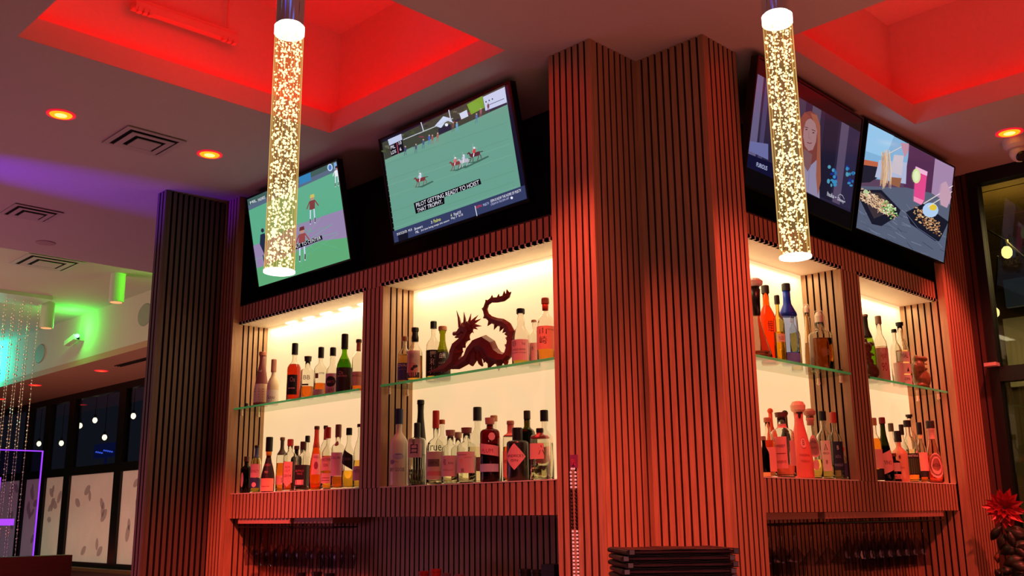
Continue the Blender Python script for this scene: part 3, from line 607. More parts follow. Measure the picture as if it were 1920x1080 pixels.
def bottle(where, px, ptop, wpx, label, typ='round', glass=CLEAR, liq=None, lvl=.5, cap=(30, 28, 28), caph=.12, capr=1.15, caps=None, lab=None, texts=(), marks=(), labels=(), dep=0, sq=None, neck=None, opaque=False, foil=None, ribs=False, twist=.32, extra=None):
    """where: (wall side, niche floor height); dep = depth behind the front plane"""
    side, zb = where
    P = hit(px, ptop, 0, 2.505 + dep) if side == 'L' else hit(px, ptop, 1, 1.80 + dep)
    H = P.z - zb; D = depth(P); R = wpx / FPX * D / 2 * (1.0 if not sq else .9)
    R = min(R, dep - .004 if dep < .09 else .168 - dep)
    base = V((P.x, P.y, zb)); ab = math.atan2(EYE.y - base.y, EYE.x - base.x)
    an = PI if side == 'L' else -PI / 2
    df = (an - ab + PI) % (2 * PI) - PI; front = ab + (1 if df > 0 else -1) * min(abs(df), twist)
    if sq: front = an + (ab - an + PI) % (2 * PI) * 0 + ((ab - an + PI) % (2 * PI) - PI) * .55
    root = thing('bottle', base, label, 'bottle')
    hg = H * (1 - caph * .75); prof = [(r * R, z * hg) for r, z in PROF[typ]]
    n = 28; bm = bmesh.new(); sexp = sq
    if opaque: lathe(bm, prof, n, base, se=sexp, rot=front); g = mat('bottle_opaque_%d_%d_%d' % glass, glass, .35, coat=.3)
    else:
        th = .0022; inner = [(max(r - th, .001), max(z, .006)) for r, z in prof[1:]]
        full = prof + [(inner[-1][0], prof[-1][1])] + inner[::-1][1:]
        lathe(bm, full, n, base, se=sexp, rot=front); g = glassm(glass)
    link('glass_body', bm, g, root, smooth=not sq or True)
    if liq and not opaque:
        zl = lvl * hg; lp = [(interp(prof, .007) - .0028, .007)] + [(r - .0028, z) for r, z in prof if .007 < z < zl] + [(interp(prof, zl) - .0028, zl)]
        bm = bmesh.new(); lathe(bm, lp, n, base, se=sexp, rot=front); link('liquid', bm, liquidm(liq), root, smooth=True)
    nr = PROF[typ][-1][0] * R
    if caps == 'ball': bm = bmesh.new(); ball(bm, base + V((0, 0, H - R * .55)), R * .55, 2); tube(bm, [base + V((0, 0, hg - .002)), base + V((0, 0, H - R * .9))], nr * .9, 12)
    elif caps == 'T': bm = bmesh.new(); lathe(bm, [(nr * .9, hg - .004), (nr * .9, hg + .002), (nr * 1.35, hg + .003), (nr * 1.5, H)], 16, base)
    elif caps == 'dome': bm = bmesh.new(); lathe(bm, [(nr, hg), (nr * 1.5, hg + (H - hg) * .2), (nr * 1.6, hg + (H - hg) * .6), (nr * 1.1, H - .003), (nr * .4, H)], 16, base)
    elif caps == 'loop':
        bm = bmesh.new(); lathe(bm, [(nr * 1.05, hg), (nr * 1.1, hg + (H - hg) * .55), (nr * .7, H - .006), (nr * .3, H - .004)], 14, base)
        d = V((math.cos(ab + PI / 2), math.sin(ab + PI / 2), 0))
        tube(bm, [base + d * nr * 1.25 + V((0, 0, hg - .02)), base + d * nr * 1.5 + V((0, 0, hg + .012)), base + d * nr * .9 + V((0, 0, H)), base - d * nr * .9 + V((0, 0, H)), base - d * nr * 1.5 + V((0, 0, hg + .012)), base - d * nr * 1.25 + V((0, 0, hg - .02))], .0015, 6)
    else: bm = bmesh.new(); q = nr * capr + .0012; lathe(bm, [(q, H - H * caph), (q, H - .003), (q * .9, H)], 18, base)
    link('cap', bm, mat('cap_%d_%d_%d' % cap, cap, .4), root, smooth=False)
    if foil:                                             # capsule over the neck
        z0 = H * foil[1]; bm = bmesh.new(); pr = [(interp(prof, z0) + .001, z0)] + [(r + .001, z) for r, z in prof if z0 < z < H * (1 - caph) - .002] + [(nr + .001, H * (1 - caph))]
        lathe(bm, pr, 18, base); link('neck_foil', bm, mat('foil_%d_%d_%d' % foil[0], foil[0], .35), root, smooth=True)
    alls = ([lab] if lab else []) + list(labels)
    if alls:
        R0 = lambda th, z: interp(prof, z) * (sec(th, sexp) if sexp else 1)
        def fn(a, b, l):                                 # a: angle from the front; b: height
            t_ = a; rr = R0(t_, b) + .0006 + l; return base + V((rr * math.cos(front + t_), rr * math.sin(front + t_), b))
        pale = lambda c: tuple(255 - (255 - v) * .6 for v in c) if max(c) > 180 else c     # printed on white paper
        alls = [(*l_[:3], pale(l_[3]), *l_[4:]) for l_ in alls]
        p = Painter(fn, .00012)
        for i, lb in enumerate(alls):
            z0, z1, wa, rgb = lb[:4]; z0 *= H; z1 *= H; shape = lb[4] if len(lb) > 4 else None; off = lb[5] if len(lb) > 5 else 0
            if shape == 'diamond': p.k += 1; m = (z0 + z1) / 2; h = (z1 - z0) / 2; [p.face([(off + x0 * wa, m - h * (1 - abs(x0))), (off + x1 * wa, m - h * (1 - abs(x1))), (off + x1 * wa, m + h * (1 - abs(x1))), (off + x0 * wa, m + h * (1 - abs(x0)))], rgb, p.k * p.step) for x0, x1 in [(-1 + k / 4 + .001, -1 + (k + 1) / 4 - .001) for k in range(8)]]
            elif shape == 'oval':
                p.k += 1; m = (z0 + z1) / 2; h = (z1 - z0) / 2
                for k in range(8):
                    x0, x1 = -1 + k / 4 + .0005, -1 + (k + 1) / 4 - .0005; e0, e1 = (1 - x0 * x0) ** .5, (1 - x1 * x1) ** .5
                    p.face([(off + x0 * wa, m - h * e0), (off + x1 * wa, m - h * e1), (off + x1 * wa, m + h * e1), (off + x0 * wa, m + h * e0)], rgb, p.k * p.step)
            else: 
                p.k += 1; ns = max(4, int(wa * 8)); zs = [z0, z1] if abs(interp(prof, z0) - interp(prof, z1)) < .002 else [z0 + (z1 - z0) * j / 4 for j in range(5)]
                tl_ = shape if isinstance(shape, float) else 0
                for j in range(len(zs) - 1):
                    for k in range(ns):
                        x0, x1 = -wa + 2 * wa * k / ns, -wa + 2 * wa * (k + 1) / ns
                        p.face([(off + x0, zs[j] + tl_ * x0 * R), (off + x1, zs[j] + tl_ * x1 * R), (off + x1, zs[j + 1] + tl_ * x1 * R), (off + x0, zs[j + 1] + tl_ * x0 * R)], rgb, p.k * p.step)
        sg = 1
        for s, z0, z1, wa, rgb, *o_ in texts:            # angle runs right to left as seen from the front
            of = o_[0] if o_ else 0; p.text(s, (of - wa, z0 * H), (of + wa, z0 * H), (of - wa, z1 * H), rgb)
        for m_ in marks:
            if m_[0] == 'line': p.rect(-m_[3] + (m_[5] if len(m_) > 5 else 0), m_[1] * H, m_[3] + (m_[5] if len(m_) > 5 else 0), m_[2] * H, m_[4], 4)
            elif m_[0] == 'dot': p.ell(m_[1], m_[2] * H, m_[3], m_[3] * R, m_[4])
        p.done('label', LABELM, root)
    if ribs:
        bm = bmesh.new()
        for k in range(18):
            a = 2 * PI * k / 18; pr = [base + V(((interp(prof, z) + .0006) * math.cos(a), (interp(prof, z) + .0006) * math.sin(a), z)) for z in (hg * .04, hg * .5, hg * .6)]; tube(bm, pr, .0012, 5)
        link('glass_ribs', bm, g, root, smooth=True)
    return root
UL, LL = ('L', 1.9302), ('L', ZB + .0002); UR, LR = ('R', 1.9302), ('R', ZB + .0002)
F_, B_ = .046, .112        # front row and back row
B = bottle; PK = (222, 150, 150); CRM = (236, 214, 190); BK = (18, 18, 20); AMB = (214, 128, 34); ORG = (232, 112, 30); WH = (235, 230, 225); INK = (50, 28, 32)
# ---- left wall, niche by the dark column, glass shelf
B(UL, 493, 660, 27, 'cone shaped bottle with rose top and ribbed cream base, first on the upper left shelf', 'cone', (150, 84, 84), cap=(196, 120, 96), caph=.07, opaque=True, dep=F_, lab=(.0, .40, 3.14, (232, 200, 160)), marks=[('line', .05 + k * .05, .06 + k * .05, 1.2, (170, 130, 90)) for k in range(6)], texts=[('of', .62, .66, .3, WH)])
B(UL, 514, 674, 22, 'slim cream bottle with a long pinkish neck beside the rose topped cone bottle', 'wine', (240, 214, 176), cap=(190, 130, 112), caph=.28, opaque=True, dep=.06, lab=(.02, .32, 1.5, (244, 226, 204)), texts=[('Soju', .1, .2, .6, INK)])
B(UL, 553.6, 643.7, 26, 'bottle of deep red liqueur with tall black capsule on the upper left shelf', 'round', CLEAR, (196, 44, 12), .74, BK, .20, dep=F_, lab=(.10, .44, .8, BK), texts=[('Os', .32, .40, .35, PK, .1)], marks=[('line', .2, .22, .5, PK)])
B(UL, 577.7, 668.5, 25, 'short clear bottle one third full of orange spirit with a dark stopper', 'short', CLEAR, ORG, .33, (44, 30, 28), .17, caps='T', dep=F_, labels=[(.30, .34, .5, (90, 40, 60))], texts=[('BB', .44, .54, .5, (150, 60, 80), .2)])
B(UL, 602.5, 651, 24, 'clear bottle with black cap and a small square picture label above orange spirit', 'round', CLEAR, ORG, .32, BK, .22, dep=F_, labels=[(.02, .14, .9, PK)], lab=(.36, .46, .3, (150, 96, 84), None, -.3), texts=[('one', .44, .48, .4, INK, .5)])
B(UL, 624.7, 651.7, 24, 'bottle with a pink label under a black badge, just left of the green bottle', 'swell', CLEAR, (206, 96, 106), .50, BK, .18, dep=F_, lab=(.02, .44, 1.2, (214, 120, 150)), labels=[(.16, .38, .9, (40, 22, 34), 'oval')], texts=[('SHEETS', .24, .29, .6, PK), ('ODVI', .05, .12, .6, (120, 40, 70))])
B(UL, 647, 626.4, 28, 'green glass bottle with tall black capsule and dark label, tallest on the upper left shelf', 'wine', (150, 196, 20), (130, 180, 10), .7, BK, .26, dep=F_, lab=(.02, .42, 2.2, (44, 26, 30)), texts=[('Os', .30, .36, .3, PK, -.1), ('ARDBO', .26, .29, .7, PK)])
B(UL, 673, 636.5, 24, 'brown necked bottle of orange spirit half hidden by the pillar between the left niches', 'round', CLEAR, ORG, .30, (50, 32, 30), .06, foil=((186, 112, 84), .78), dep=.08, lab=(.12, .38, 1, (220, 150, 130)), texts=[('SPRINGS', .28, .32, .8, (150, 60, 70))])
# ---- left wall, niche by the dark column, bottom row
B(LL, 463, 856, 21, 'small dark bottle with a narrow pink oval label, leftmost in the lower left niche', 'short', (80, 62, 56), (50, 24, 26), .6, (96, 60, 48), .14, dep=F_, lab=(.16, .56, .3, (200, 110, 110), 'oval', -.4))
B(LL, 482, 835, 19, 'narrow bottle with pink label over a blue flower label, second in the lower left niche', 'round', (236, 230, 190), (236, 220, 110), .3, (60, 30, 30), .05, foil=((70, 96, 150), .74), dep=F_, lab=(.32, .60, 1.3, (236, 120, 150)), labels=[(.10, .31, 1.3, (56, 62, 120)), (.12, .22, .45, (236, 130, 160), 'oval')], texts=[('ROYALTY', .42, .48, .9, (150, 50, 90))])
B(LL, 505.6, 819.5, 25, 'bottle with long black neck and black diamond label over orange spirit', 'pear', (120, 50, 30), (200, 80, 20), .5, BK, .26, foil=((224, 150, 40), .66), dep=F_, lab=(.26, .62, 1.1, (30, 16, 24)), labels=[(.02, .25, 1.3, (226, 96, 66))], texts=[('SUPERIOR', .47, .51, .8, (200, 90, 100)), ('MEX', .34, .38, .3, PK)], marks=[('line', .10, .11, .6, (170, 60, 50))])
B(LL, 530, 820, 20, 'wooden capped bottle of orange spirit behind the pink low label', 'round', CLEAR, ORG, .55, (140, 92, 70), .05, foil=((90, 74, 66), .68), dep=B_, lab=(.14, .30, 1.4, (232, 110, 110)), texts=[('Su', .18, .26, .3, (140, 40, 60), .6)])
B(LL, 545, 823.5, 24, 'amber bottle with a long pink pointed label and short red cap', 'short', CLEAR, (206, 96, 30), .62, (176, 60, 54), .13, dep=F_, lab=(.16, .56, .75, (238, 112, 110)), labels=[(.08, .22, .5, (238, 112, 110), 'diamond')], texts=[('REX', .44, .48, .4, (150, 40, 50)), ('LILY', .37, .41, .4, (150, 40, 50)), ('2014', .27, .32, .55, (60, 20, 30))])
B(LL, 556.6, 836, 20, 'small dark bottle standing behind the black labelled one in the lower left niche', 'short', (70, 44, 40), (60, 30, 26), .6, (80, 40, 36), .08, dep=B_)
B(LL, 569, 828, 26, 'clear shouldered square bottle with a big black label and small pink strip', 'short', CLEAR, (44, 20, 20), .5, (60, 30, 34), .16, dep=.05, sq=6, lab=(.10, .52, 2.0, (26, 14, 24)), labels=[(.12, .22, .6, (238, 110, 120))], texts=[('BUFFALO', .38, .42, .6, (190, 100, 110)), ('TRACE', .32, .36, .45, (190, 100, 110))])
B(LL, 577, 817, 15, 'thin bottle with a square black cap peeking out behind the black labelled one', 'round', CLEAR, AMB, .4, (30, 24, 26), .12, capr=1.5, dep=.135)
B(LL, 594.5, 799, 23, 'amber bottle with orange neck foil and a tall pink label with a round crest', 'hock', (246, 190, 90), (232, 122, 26), .70, (96, 56, 44), .05, foil=((222, 92, 62), .66), dep=F_, lab=(.24, .56, .75, (224, 104, 130), None, .35), labels=[(.32, .44, .35, (150, 50, 90), 'oval', .35)], texts=[('BAKERS', .49, .53, .5, (130, 30, 70), .35)])
B(LL, 611, 798, 18, 'red necked bottle standing in the back row behind the red capped one', 'round', CLEAR, AMB, .5, (70, 40, 42), .05, foil=((196, 70, 66), .78), dep=B_)
B(LL, 616, 801, 22, 'bottle with ringed red cap and two pink labels over yellow spirit', 'round', CLEAR, (240, 178, 50), .62, (180, 40, 40), .18, dep=F_, lab=(.30, .52, 1.0, (222, 110, 130)), labels=[(.10, .26, 1.1, (226, 120, 130))], texts=[('WESTERN', .45, .50, .8, (120, 40, 60)), ('SON', .36, .41, .4, (120, 40, 60))], marks=[('line', .18, .19, .7, (150, 60, 80)), ('line', .14, .15, .7, (150, 60, 80))])
B(LL, 635, 796, 24, 'clear bottle with tall brown cap, crest on the shoulder and violet label', 'short', CLEAR, (226, 110, 30), .22, (140, 90, 80), .20, dep=F_, lab=(.20, .56, 1.1, (204, 116, 168)), labels=[(.66, .74, .5, (170, 90, 110), 'oval')], texts=[('CELLAR', .46, .50, .7, (100, 40, 90))])
B(LL, 655, 802.4, 24, 'clear bottle with black cap and a slanted black label', 'wine', CLEAR, (240, 190, 60), .32, BK, .12, dep=F_, lab=(.36, .60, 1.0, (26, 20, 28), -.55), texts=[('EL TESORO', .46, .50, .7, (150, 130, 150))])
B(LL, 675, 795, 22, 'clear bottle with violet label cut off by the pillar, rightmost in the lower left niche', 'wine', CLEAR, (236, 190, 90), .45, (70, 50, 48), .05, dep=.06, lab=(.12, .34, 1.3, (196, 120, 170)), texts=[('ANTEEL', .24, .29, .7, (110, 50, 90))])
# ---- left wall, niche by the tall column, glass shelf
B(UL, 759, 631, 25, 'clear bottle with blue lower label and cork cap, first on the upper middle shelf', 'round', CLEAR, (238, 200, 130), .66, (170, 112, 74), .10, dep=F_, lab=(.06, .42, 1.3, (70, 66, 128)), texts=[('OVAL', .34, .40, .8, WH)], marks=[('line', .28, .29, .7, (150, 140, 190))])
B(UL, 778.5, 614.5, 29, 'whisky bottle with a red sun behind a pine tree on its pink label', 'swell', CLEAR, (236, 170, 60), .5, BK, .07, foil=((30, 24, 24), .74), dep=F_, lab=(.06, .56, 1.05, (226, 156, 140)), labels=[(.07, .34, .75, (196, 50, 30), 'oval'), (.06, .16, .95, (40, 22, 22))], texts=[('さくら', .42, .50, .25, (80, 30, 30), -.1)], marks=[('dot', .25, .26, .22, (40, 20, 20)), ('dot', .0, .22, .2, (40, 20, 20)), ('dot', .5, .27, .18, (40, 20, 20))])
B(UL, 813, 602.7, 27, 'clear square shouldered bottle with white brush writing on a black label', 'round', CLEAR, (244, 196, 70), .12, BK, .12, dep=.122, lab=(.10, .52, 1.2, (24, 20, 22)), texts=[('響', .40, .50, .42, WH, .25), ('和', .27, .38, .42, WH, .25), ('井', .13, .25, .42, WH, .25)])
B(UL, 830, 612, 31, 'olive green bottle with black label and wooden cap left of the dragon', 'pear', (176, 180, 50), (150, 150, 30), .6, (176, 112, 80), .08, dep=.118, lab=(.10, .52, 1.5, (22, 18, 20)), texts=[('白州', .40, .50, .4, WH, .3), ('WATER', .29, .33, .5, (160, 150, 150), .3), ('WHISKY', .23, .27, .55, (160, 150, 150), .3), ('ユター', .14, .20, .5, WH, .3)])
B(UL, 976, 579, 34, 'large clear whisky bottle with pink label just right of the dragon tail', 'swell', CLEAR, (238, 178, 70), .10, BK, .09, dep=.058, lab=(.08, .44, 1.25, (216, 142, 140)), texts=[('THE', .34, .38, .2, INK, .6), ('知多', .32, .42, .3, (60, 30, 50), -.5), ('SINGLE GRAIN', .25, .28, .8, INK), ('SUNTORY WHISKY', .20, .22, .9, INK)])
B(UL, 1001, 600, 22, 'clear bottle with a pale label, squeezed between the two large whisky bottles', 'round', CLEAR, (240, 220, 170), .2, (180, 130, 100), .05, dep=.125, lab=(.12, .50, 1.2, (226, 160, 150)), texts=[('水', .34, .44, .25, INK)])
B(UL, 1022, 559, 33, 'amber whisky bottle with large brush written characters on an orange label', 'round', CLEAR, (222, 140, 50), .58, (150, 92, 66), .09, foil=((198, 52, 28), .80), dep=.052, lab=(.18, .54, 1.5, (226, 112, 60)), texts=[('山', .41, .51, .42, (50, 16, 16)), ('崎', .26, .38, .42, (50, 16, 16)), ('THE YAMAZAKI', .47, .49, .5, (120, 40, 40), 1.0)])
# ---- left wall, niche by the tall column, bottom row
B(LL, 749, 766.6, 33, 'tall frosted white bottle with blue neck and flying geese, first in the lower middle niche', 'round', (244, 222, 204), cap=(40, 48, 90), caph=.20, opaque=True, dep=.05, labels=[(.34, .42, .7, (170, 150, 190), 'oval', .2), (.28, .34, .35, (160, 130, 170), 'oval', -.5)], texts=[('GREY GOOSE', .19, .235, 1.0, (120, 96, 110))], marks=[('line', .40, .41, .35, (130, 120, 170), .3), ('line', .31, .315, .35, (130, 120, 170), -.1)])
B(LL, 789, 750, 27, 'tall dark cone necked bottle in the back row of the lower middle niche', 'cone', (60, 62, 50), (40, 40, 34), .5, (44, 40, 34), .05, dep=.115, capr=1.1, foil=((38, 38, 32), .34))
B(LL, 782.5, 793, 32, 'square clear bottle with carved glass and bold brush writing on a pink label', 'apoth', CLEAR, (246, 240, 220), .3, (36, 36, 36), .24, dep=.05, sq=5, ribs=True, lab=(.44, .74, .95, (216, 150, 160)), texts=[('白', .50, .68, .45, (20, 16, 20)), ('香', .66, .73, .2, (90, 60, 70), -.1)])
B(LL, 817.6, 770, 34, 'clear bottle with a tall red cap and large black lettering', 'jug', CLEAR, (246, 236, 214), .34, (214, 54, 44), .24, dep=.055, lab=(.07, .44, 1.2, (222, 170, 140)), labels=[(.12, .18, .9, (216, 70, 60)), (.24, .34, .7, (130, 110, 100))], texts=[('True', .45, .56, .95, (14, 12, 14)), ('NORTH', .27, .31, .45, (50, 40, 40))])
B(LL, 829, 787, 24, 'bottle with small orange and wood cap in the back row beside the red cap', 'round', CLEAR, None, 0, (196, 90, 50), .07, dep=.125)
B(LL, 844.4, 806.5, 32, 'clear bottle with wooden stopper and plain pink label in the lower middle niche', 'short', CLEAR, (246, 240, 200), .5, (190, 132, 112), .16, caps='T', dep=F_ + .004, lab=(.14, .52, 1.3, (218, 150, 156)), texts=[('ROKU', .36, .40, .3, INK, .4), ('和', .34, .46, .18, (90, 40, 60), -.4), ('DISTILLED', .24, .27, .6, (170, 96, 110))])
B(LL, 859, 810.6, 27, 'clear bottle with a wooden stopper in the back row between two pink labels', 'short', CLEAR, None, 0, (206, 160, 134), .16, caps='T', dep=.12)
B(LL, 874.8, 802, 36, 'clear bottle with wooden stopper and a peach branch on its pink label', 'short', CLEAR, (246, 244, 206), .5, (140, 88, 80), .15, caps='T', dep=.05, lab=(.18, .56, 1.3, (220, 146, 150)), labels=[(.36, .44, .18, (224, 112, 84), 'oval', -.25)], texts=[('桃', .19, .27, .16, (60, 30, 50), -.1), ('MOMO', .44, .47, .4, (190, 100, 110), .5)], marks=[('line', .50, .51, .5, (150, 80, 80), -.2)])
B(LL, 895, 763.4, 36, 'tall clear bottle with long black cap in the back row, lower middle niche', 'round', CLEAR, (244, 230, 200), .55, (46, 46, 42), .18, dep=.127, lab=(.16, .34, 1.0, (120, 90, 86)))
B(LL, 918.4, 783.5, 37, 'dark plum red bottle with a pink ribbon label and blue strip', 'apoth', (150, 40, 60), (110, 10, 34), .66, (190, 140, 120), .15, caps='T', dep=.052, lab=(.42, .58, 1.3, (230, 120, 130), -.14), labels=[(.16, .28, 1.3, (150, 160, 200)), (.64, .76, .35, (226, 120, 140), 'oval', .5)], texts=[('PLUM', .45, .51, .6, (170, 60, 80))])
B(LL, 926, 779, 30, 'clear bottle in the back row rising behind the plum red one', 'round', CLEAR, None, 0, (196, 140, 100), .09, dep=.125)
B(LL, 957, 789, 30, 'orange bottle with a pale cap squeezed between the plum red and the black bottle', 'short', CLEAR, (240, 96, 24), .60, (196, 134, 108), .06, foil=((208, 116, 110), .74), dep=.11, lab=(.08, .5, 1.0, (240, 120, 80)), texts=[('APERITIVO', .3, .36, .7, (150, 40, 30))])
B(LL, 970, 802, 41, 'squat black apothecary bottle with a pink diamond label', 'apoth', (22, 18, 20), cap=(16, 14, 14), caph=.24, capr=1.3, opaque=True, dep=.056, lab=(.20, .70, 1.1, (240, 116, 130), 'diamond'), texts=[("HENDRICK'S", .44, .49, .85, (90, 16, 40)), ('GIN', .36, .40, .35, (90, 16, 40))])
B(LL, 988, 770, 30, 'olive green square shouldered bottle standing behind the black apothecary bottle', 'short', (110, 112, 50), (80, 84, 30), .8, (50, 48, 28), .12, dep=.12, sq=5, texts=[], labels=[])
B(LL, 1012, 803, 37, 'square clear bottle with black stopper and an orange pink label with brush writing', 'apoth', CLEAR, (246, 240, 200), .28, (24, 20, 20), .08, dep=.055, sq=5, foil=((206, 90, 90), .80), lab=(.40, .70, .80, (240, 130, 112), None, -.12), texts=[('六', .48, .66, .3, (24, 14, 20), .45), ('ROKU', .30, .37, .6, (90, 60, 60))])
B(LL, 1020, 769, 34, 'clear bottle with glossy black cap in the back row next to the tall column', 'round', CLEAR, (246, 240, 214), .6, (16, 16, 18), .16, dep=.125, lab=(.20, .46, 1.0, (236, 170, 150)))
# ---- right wall, niche by the tall column, glass shelf
B(UR, 1413, 522, 62, 'wide based decanter with long black neck, next to the tall column on its shelf', 'decanter', (222, 190, 176), (170, 100, 84), .10, (236, 220, 210), .14, caps='dome', dep=.052, foil=((14, 12, 13), .54))
B(UR, 1434, 535.6, 31, 'bottle shading from orange shoulders to a yellow base with brush writing', 'slim', (250, 150, 60), (250, 176, 60), .80, (70, 56, 52), .10, dep=.095, texts=[('鯉', .40, .54, .3, (170, 40, 30))], labels=[(.40, .401, .01, (250, 160, 60))])
B(UR, 1456, 554, 21, 'yellow bottle with ringed dark cap between the orange and the blue one', 'round', (246, 224, 150), (240, 190, 70), .5, (66, 58, 54), .13, dep=F_, marks=[], lab=(.30, .42, .8, (214, 180, 110)), texts=[('YUZU', .33, .38, .5, (120, 80, 50))])
B(UR, 1473, 532, 34, 'bottle with a vivid blue top and blue foot around a clear middle', 'slim', (200, 214, 250), (110, 130, 210), .16, (60, 58, 64), .09, dep=.05, foil=((22, 66, 214), .60), lab=(.02, .14, 2.2, (30, 74, 216)), texts=[('L', .50, .58, .1, WH)])
B(UR, 1487, 585, 20, 'short yellow bottle in the back row beside the blue one', 'round', CLEAR, (240, 200, 80), .6, (90, 86, 90), .1, dep=.125)
B(UR, 1511, 571, 20, 'slim milky swing top bottle on the upper right shelf', 'cone', (240, 226, 200), (238, 214, 176), .5, (222, 190, 170), .16, caps='loop', dep=.12)
B(UR, 1534, 583, 42, 'square amber bottle with a faceted glass stopper and wire bail', 'short', CLEAR, (204, 112, 24), .66, (226, 200, 180), .26, caps='loop', dep=.052, sq=4)
# ---- right wall, niche by the red column, glass shelf
B(UR, 1620.5, 590, 28, 'bright green bottle with a dark capsule half hidden by the pillar', 'wine', (186, 214, 96), (170, 206, 70), .6, (150, 120, 110), .03, foil=((40, 40, 36), .66), dep=.10)
B(UR, 1645.7, 592.7, 24, 'clear bottle with red looping script on a tall pink label', 'slim', CLEAR, (240, 214, 190), .6, (150, 120, 104), .12, dep=.07, lab=(.04, .52, 1.2, (222, 124, 104)), texts=[('Aguar', .34, .46, .45, (176, 40, 30)), ('90', .18, .30, .4, (176, 40, 30))])
B(UR, 1675.8, 617.5, 21, 'clear bottle with small black cap left of the label with a black triangle', 'round', CLEAR, None, 0, (30, 24, 24), .06, dep=.06, lab=(.06, .40, 1.0, (226, 190, 160)))
B(UR, 1686, 605, 25, 'clear bottle with black stopper and three stacked cream labels', 'slim', CLEAR, (236, 214, 150), .6, (24, 20, 22), .08, caps='T', dep=.06, lab=(.38, .54, 1.1, CRM), labels=[(.20, .36, 1.2, (232, 200, 168)), (.03, .18, 1.0, CRM)], texts=[('MAL', .44, .51, .5, (60, 30, 60)), ('▲', .23, .30, .2, (50, 30, 30), .3), ('GOMA', .10, .14, .5, (110, 60, 50))])
# ---- right wall, niche by the tall column, bottom row
B(LR, 1431, 818, 18, 'dark bottle with yellow foot hidden against the tall column in the lower right niche', 'slim', (60, 40, 40), (60, 30, 30), .8, (150, 120, 100), .1, dep=.05, lab=(.02, .12, 2.4, (222, 186, 60)))
B(LR, 1438, 783, 24, 'clear bottle with wide wooden cap in front of the orange ball stopper', 'slim', CLEAR, (232, 130, 90), .66, (176, 124, 96), .08, capr=1.3, dep=.07, lab=(.10, .5, 1, (226, 96, 76)))
B(LR, 1443.5, 765, 20, 'bright orange bottle topped with an orange ball', 'slim', (232, 96, 44), cap=(232, 92, 40), caph=.1, caps='ball', opaque=True, dep=.13)
B(LR, 1464, 773.7, 42, 'pear shaped clear bottle with dark flared stopper and two coral labels', 'short', CLEAR, (214, 110, 90), .2, (96, 50, 44), .11, caps='T', dep=.052, lab=(.14, .62, .55, (230, 88, 76), None, -.55), labels=[(.18, .56, .4, (200, 96, 80), None, .65), (.76, .82, 1.6, (190, 70, 60))], texts=[('WOODY', .46, .50, .4, (60, 20, 20), -.55), ('RESERVE', .22, .26, .4, (150, 40, 40), -.55)], marks=[('line', .36, .37, .4, (150, 40, 40), -.55)])
B(LR, 1471, 769, 22, 'dark bottle topped with a black ball behind the pear shaped one', 'slim', (40, 30, 32), cap=(36, 28, 32), caph=.1, caps='ball', opaque=True, dep=.13)
B(LR, 1495, 752, 42, 'tall coral cone bottle whose round top looks like a small surprised face', 'cone', (240, 124, 104), cap=(246, 190, 160), caph=.20, caps='dome', opaque=True, dep=.054, labels=[(.38, .52, .35, (160, 50, 44), 'oval'), (.385, .515, .33, (236, 116, 98), 'oval')], texts=[('8', .42, .49, .12, (110, 30, 30)), ('ORIGINAL', .28, .31, .5, (170, 50, 44)), ('TEQUILA', .20, .23, .4, (170, 50, 44))], marks=[('dot', -.5, .86, .22, (70, 20, 24)), ('dot', .3, .86, .22, (70, 20, 24)), ('dot', -.1, .81, .3, (40, 10, 14))])
B(LR, 1517, 766, 34, 'yellowish bottle with pineapple shaped stopper and an oval crest label', 'pear', CLEAR, (238, 220, 110), .30, (190, 140, 116), .14, caps='dome', dep=.05, foil=((214, 150, 130), .76), lab=(.30, .62, .8, (206, 126, 106), 'oval'), labels=[(.12, .27, .35, (206, 130, 110), 'oval')], texts=[('FORTALEZA', .50, .54, .55, (80, 30, 34)), ('BLANCO', .42, .45, .4, (80, 30, 34))])
B(LR, 1541, 771, 30, 'clear bottle with black cap and a narrow label with a green tree', 'round', CLEAR, (240, 220, 120), .22, (26, 34, 30), .14, dep=.052, lab=(.12, .56, .6, (232, 212, 170), None, -.2), texts=[('▲', .42, .52, .2, (34, 60, 44), -.2), ('MEXICO', .36, .39, .35, (90, 60, 50), -.2), ('8', .22, .28, .12, (150, 50, 50), -.2)])
B(LR, 1561, 773, 26, 'clear bottle with red cap and a dark navy label, nearest the pillar', 'round', CLEAR, (240, 214, 170), .3, (206, 66, 54), .16, dep=.06, lab=(.14, .56, 1.2, (34, 34, 58)), texts=[('B', .44, .50, .12, WH), ('AZUL', .32, .36, .4, (150, 150, 180)), ('mezcal', .20, .25, .6, (150, 150, 180))])
B(LR, 1579, 838, 14, 'small miniature bottle with a red cap standing against the side slats', 'round', CLEAR, (236, 190, 130), .5, (214, 70, 40), .12, dep=.045, lab=(.1, .5, 1.2, (60, 60, 90)))
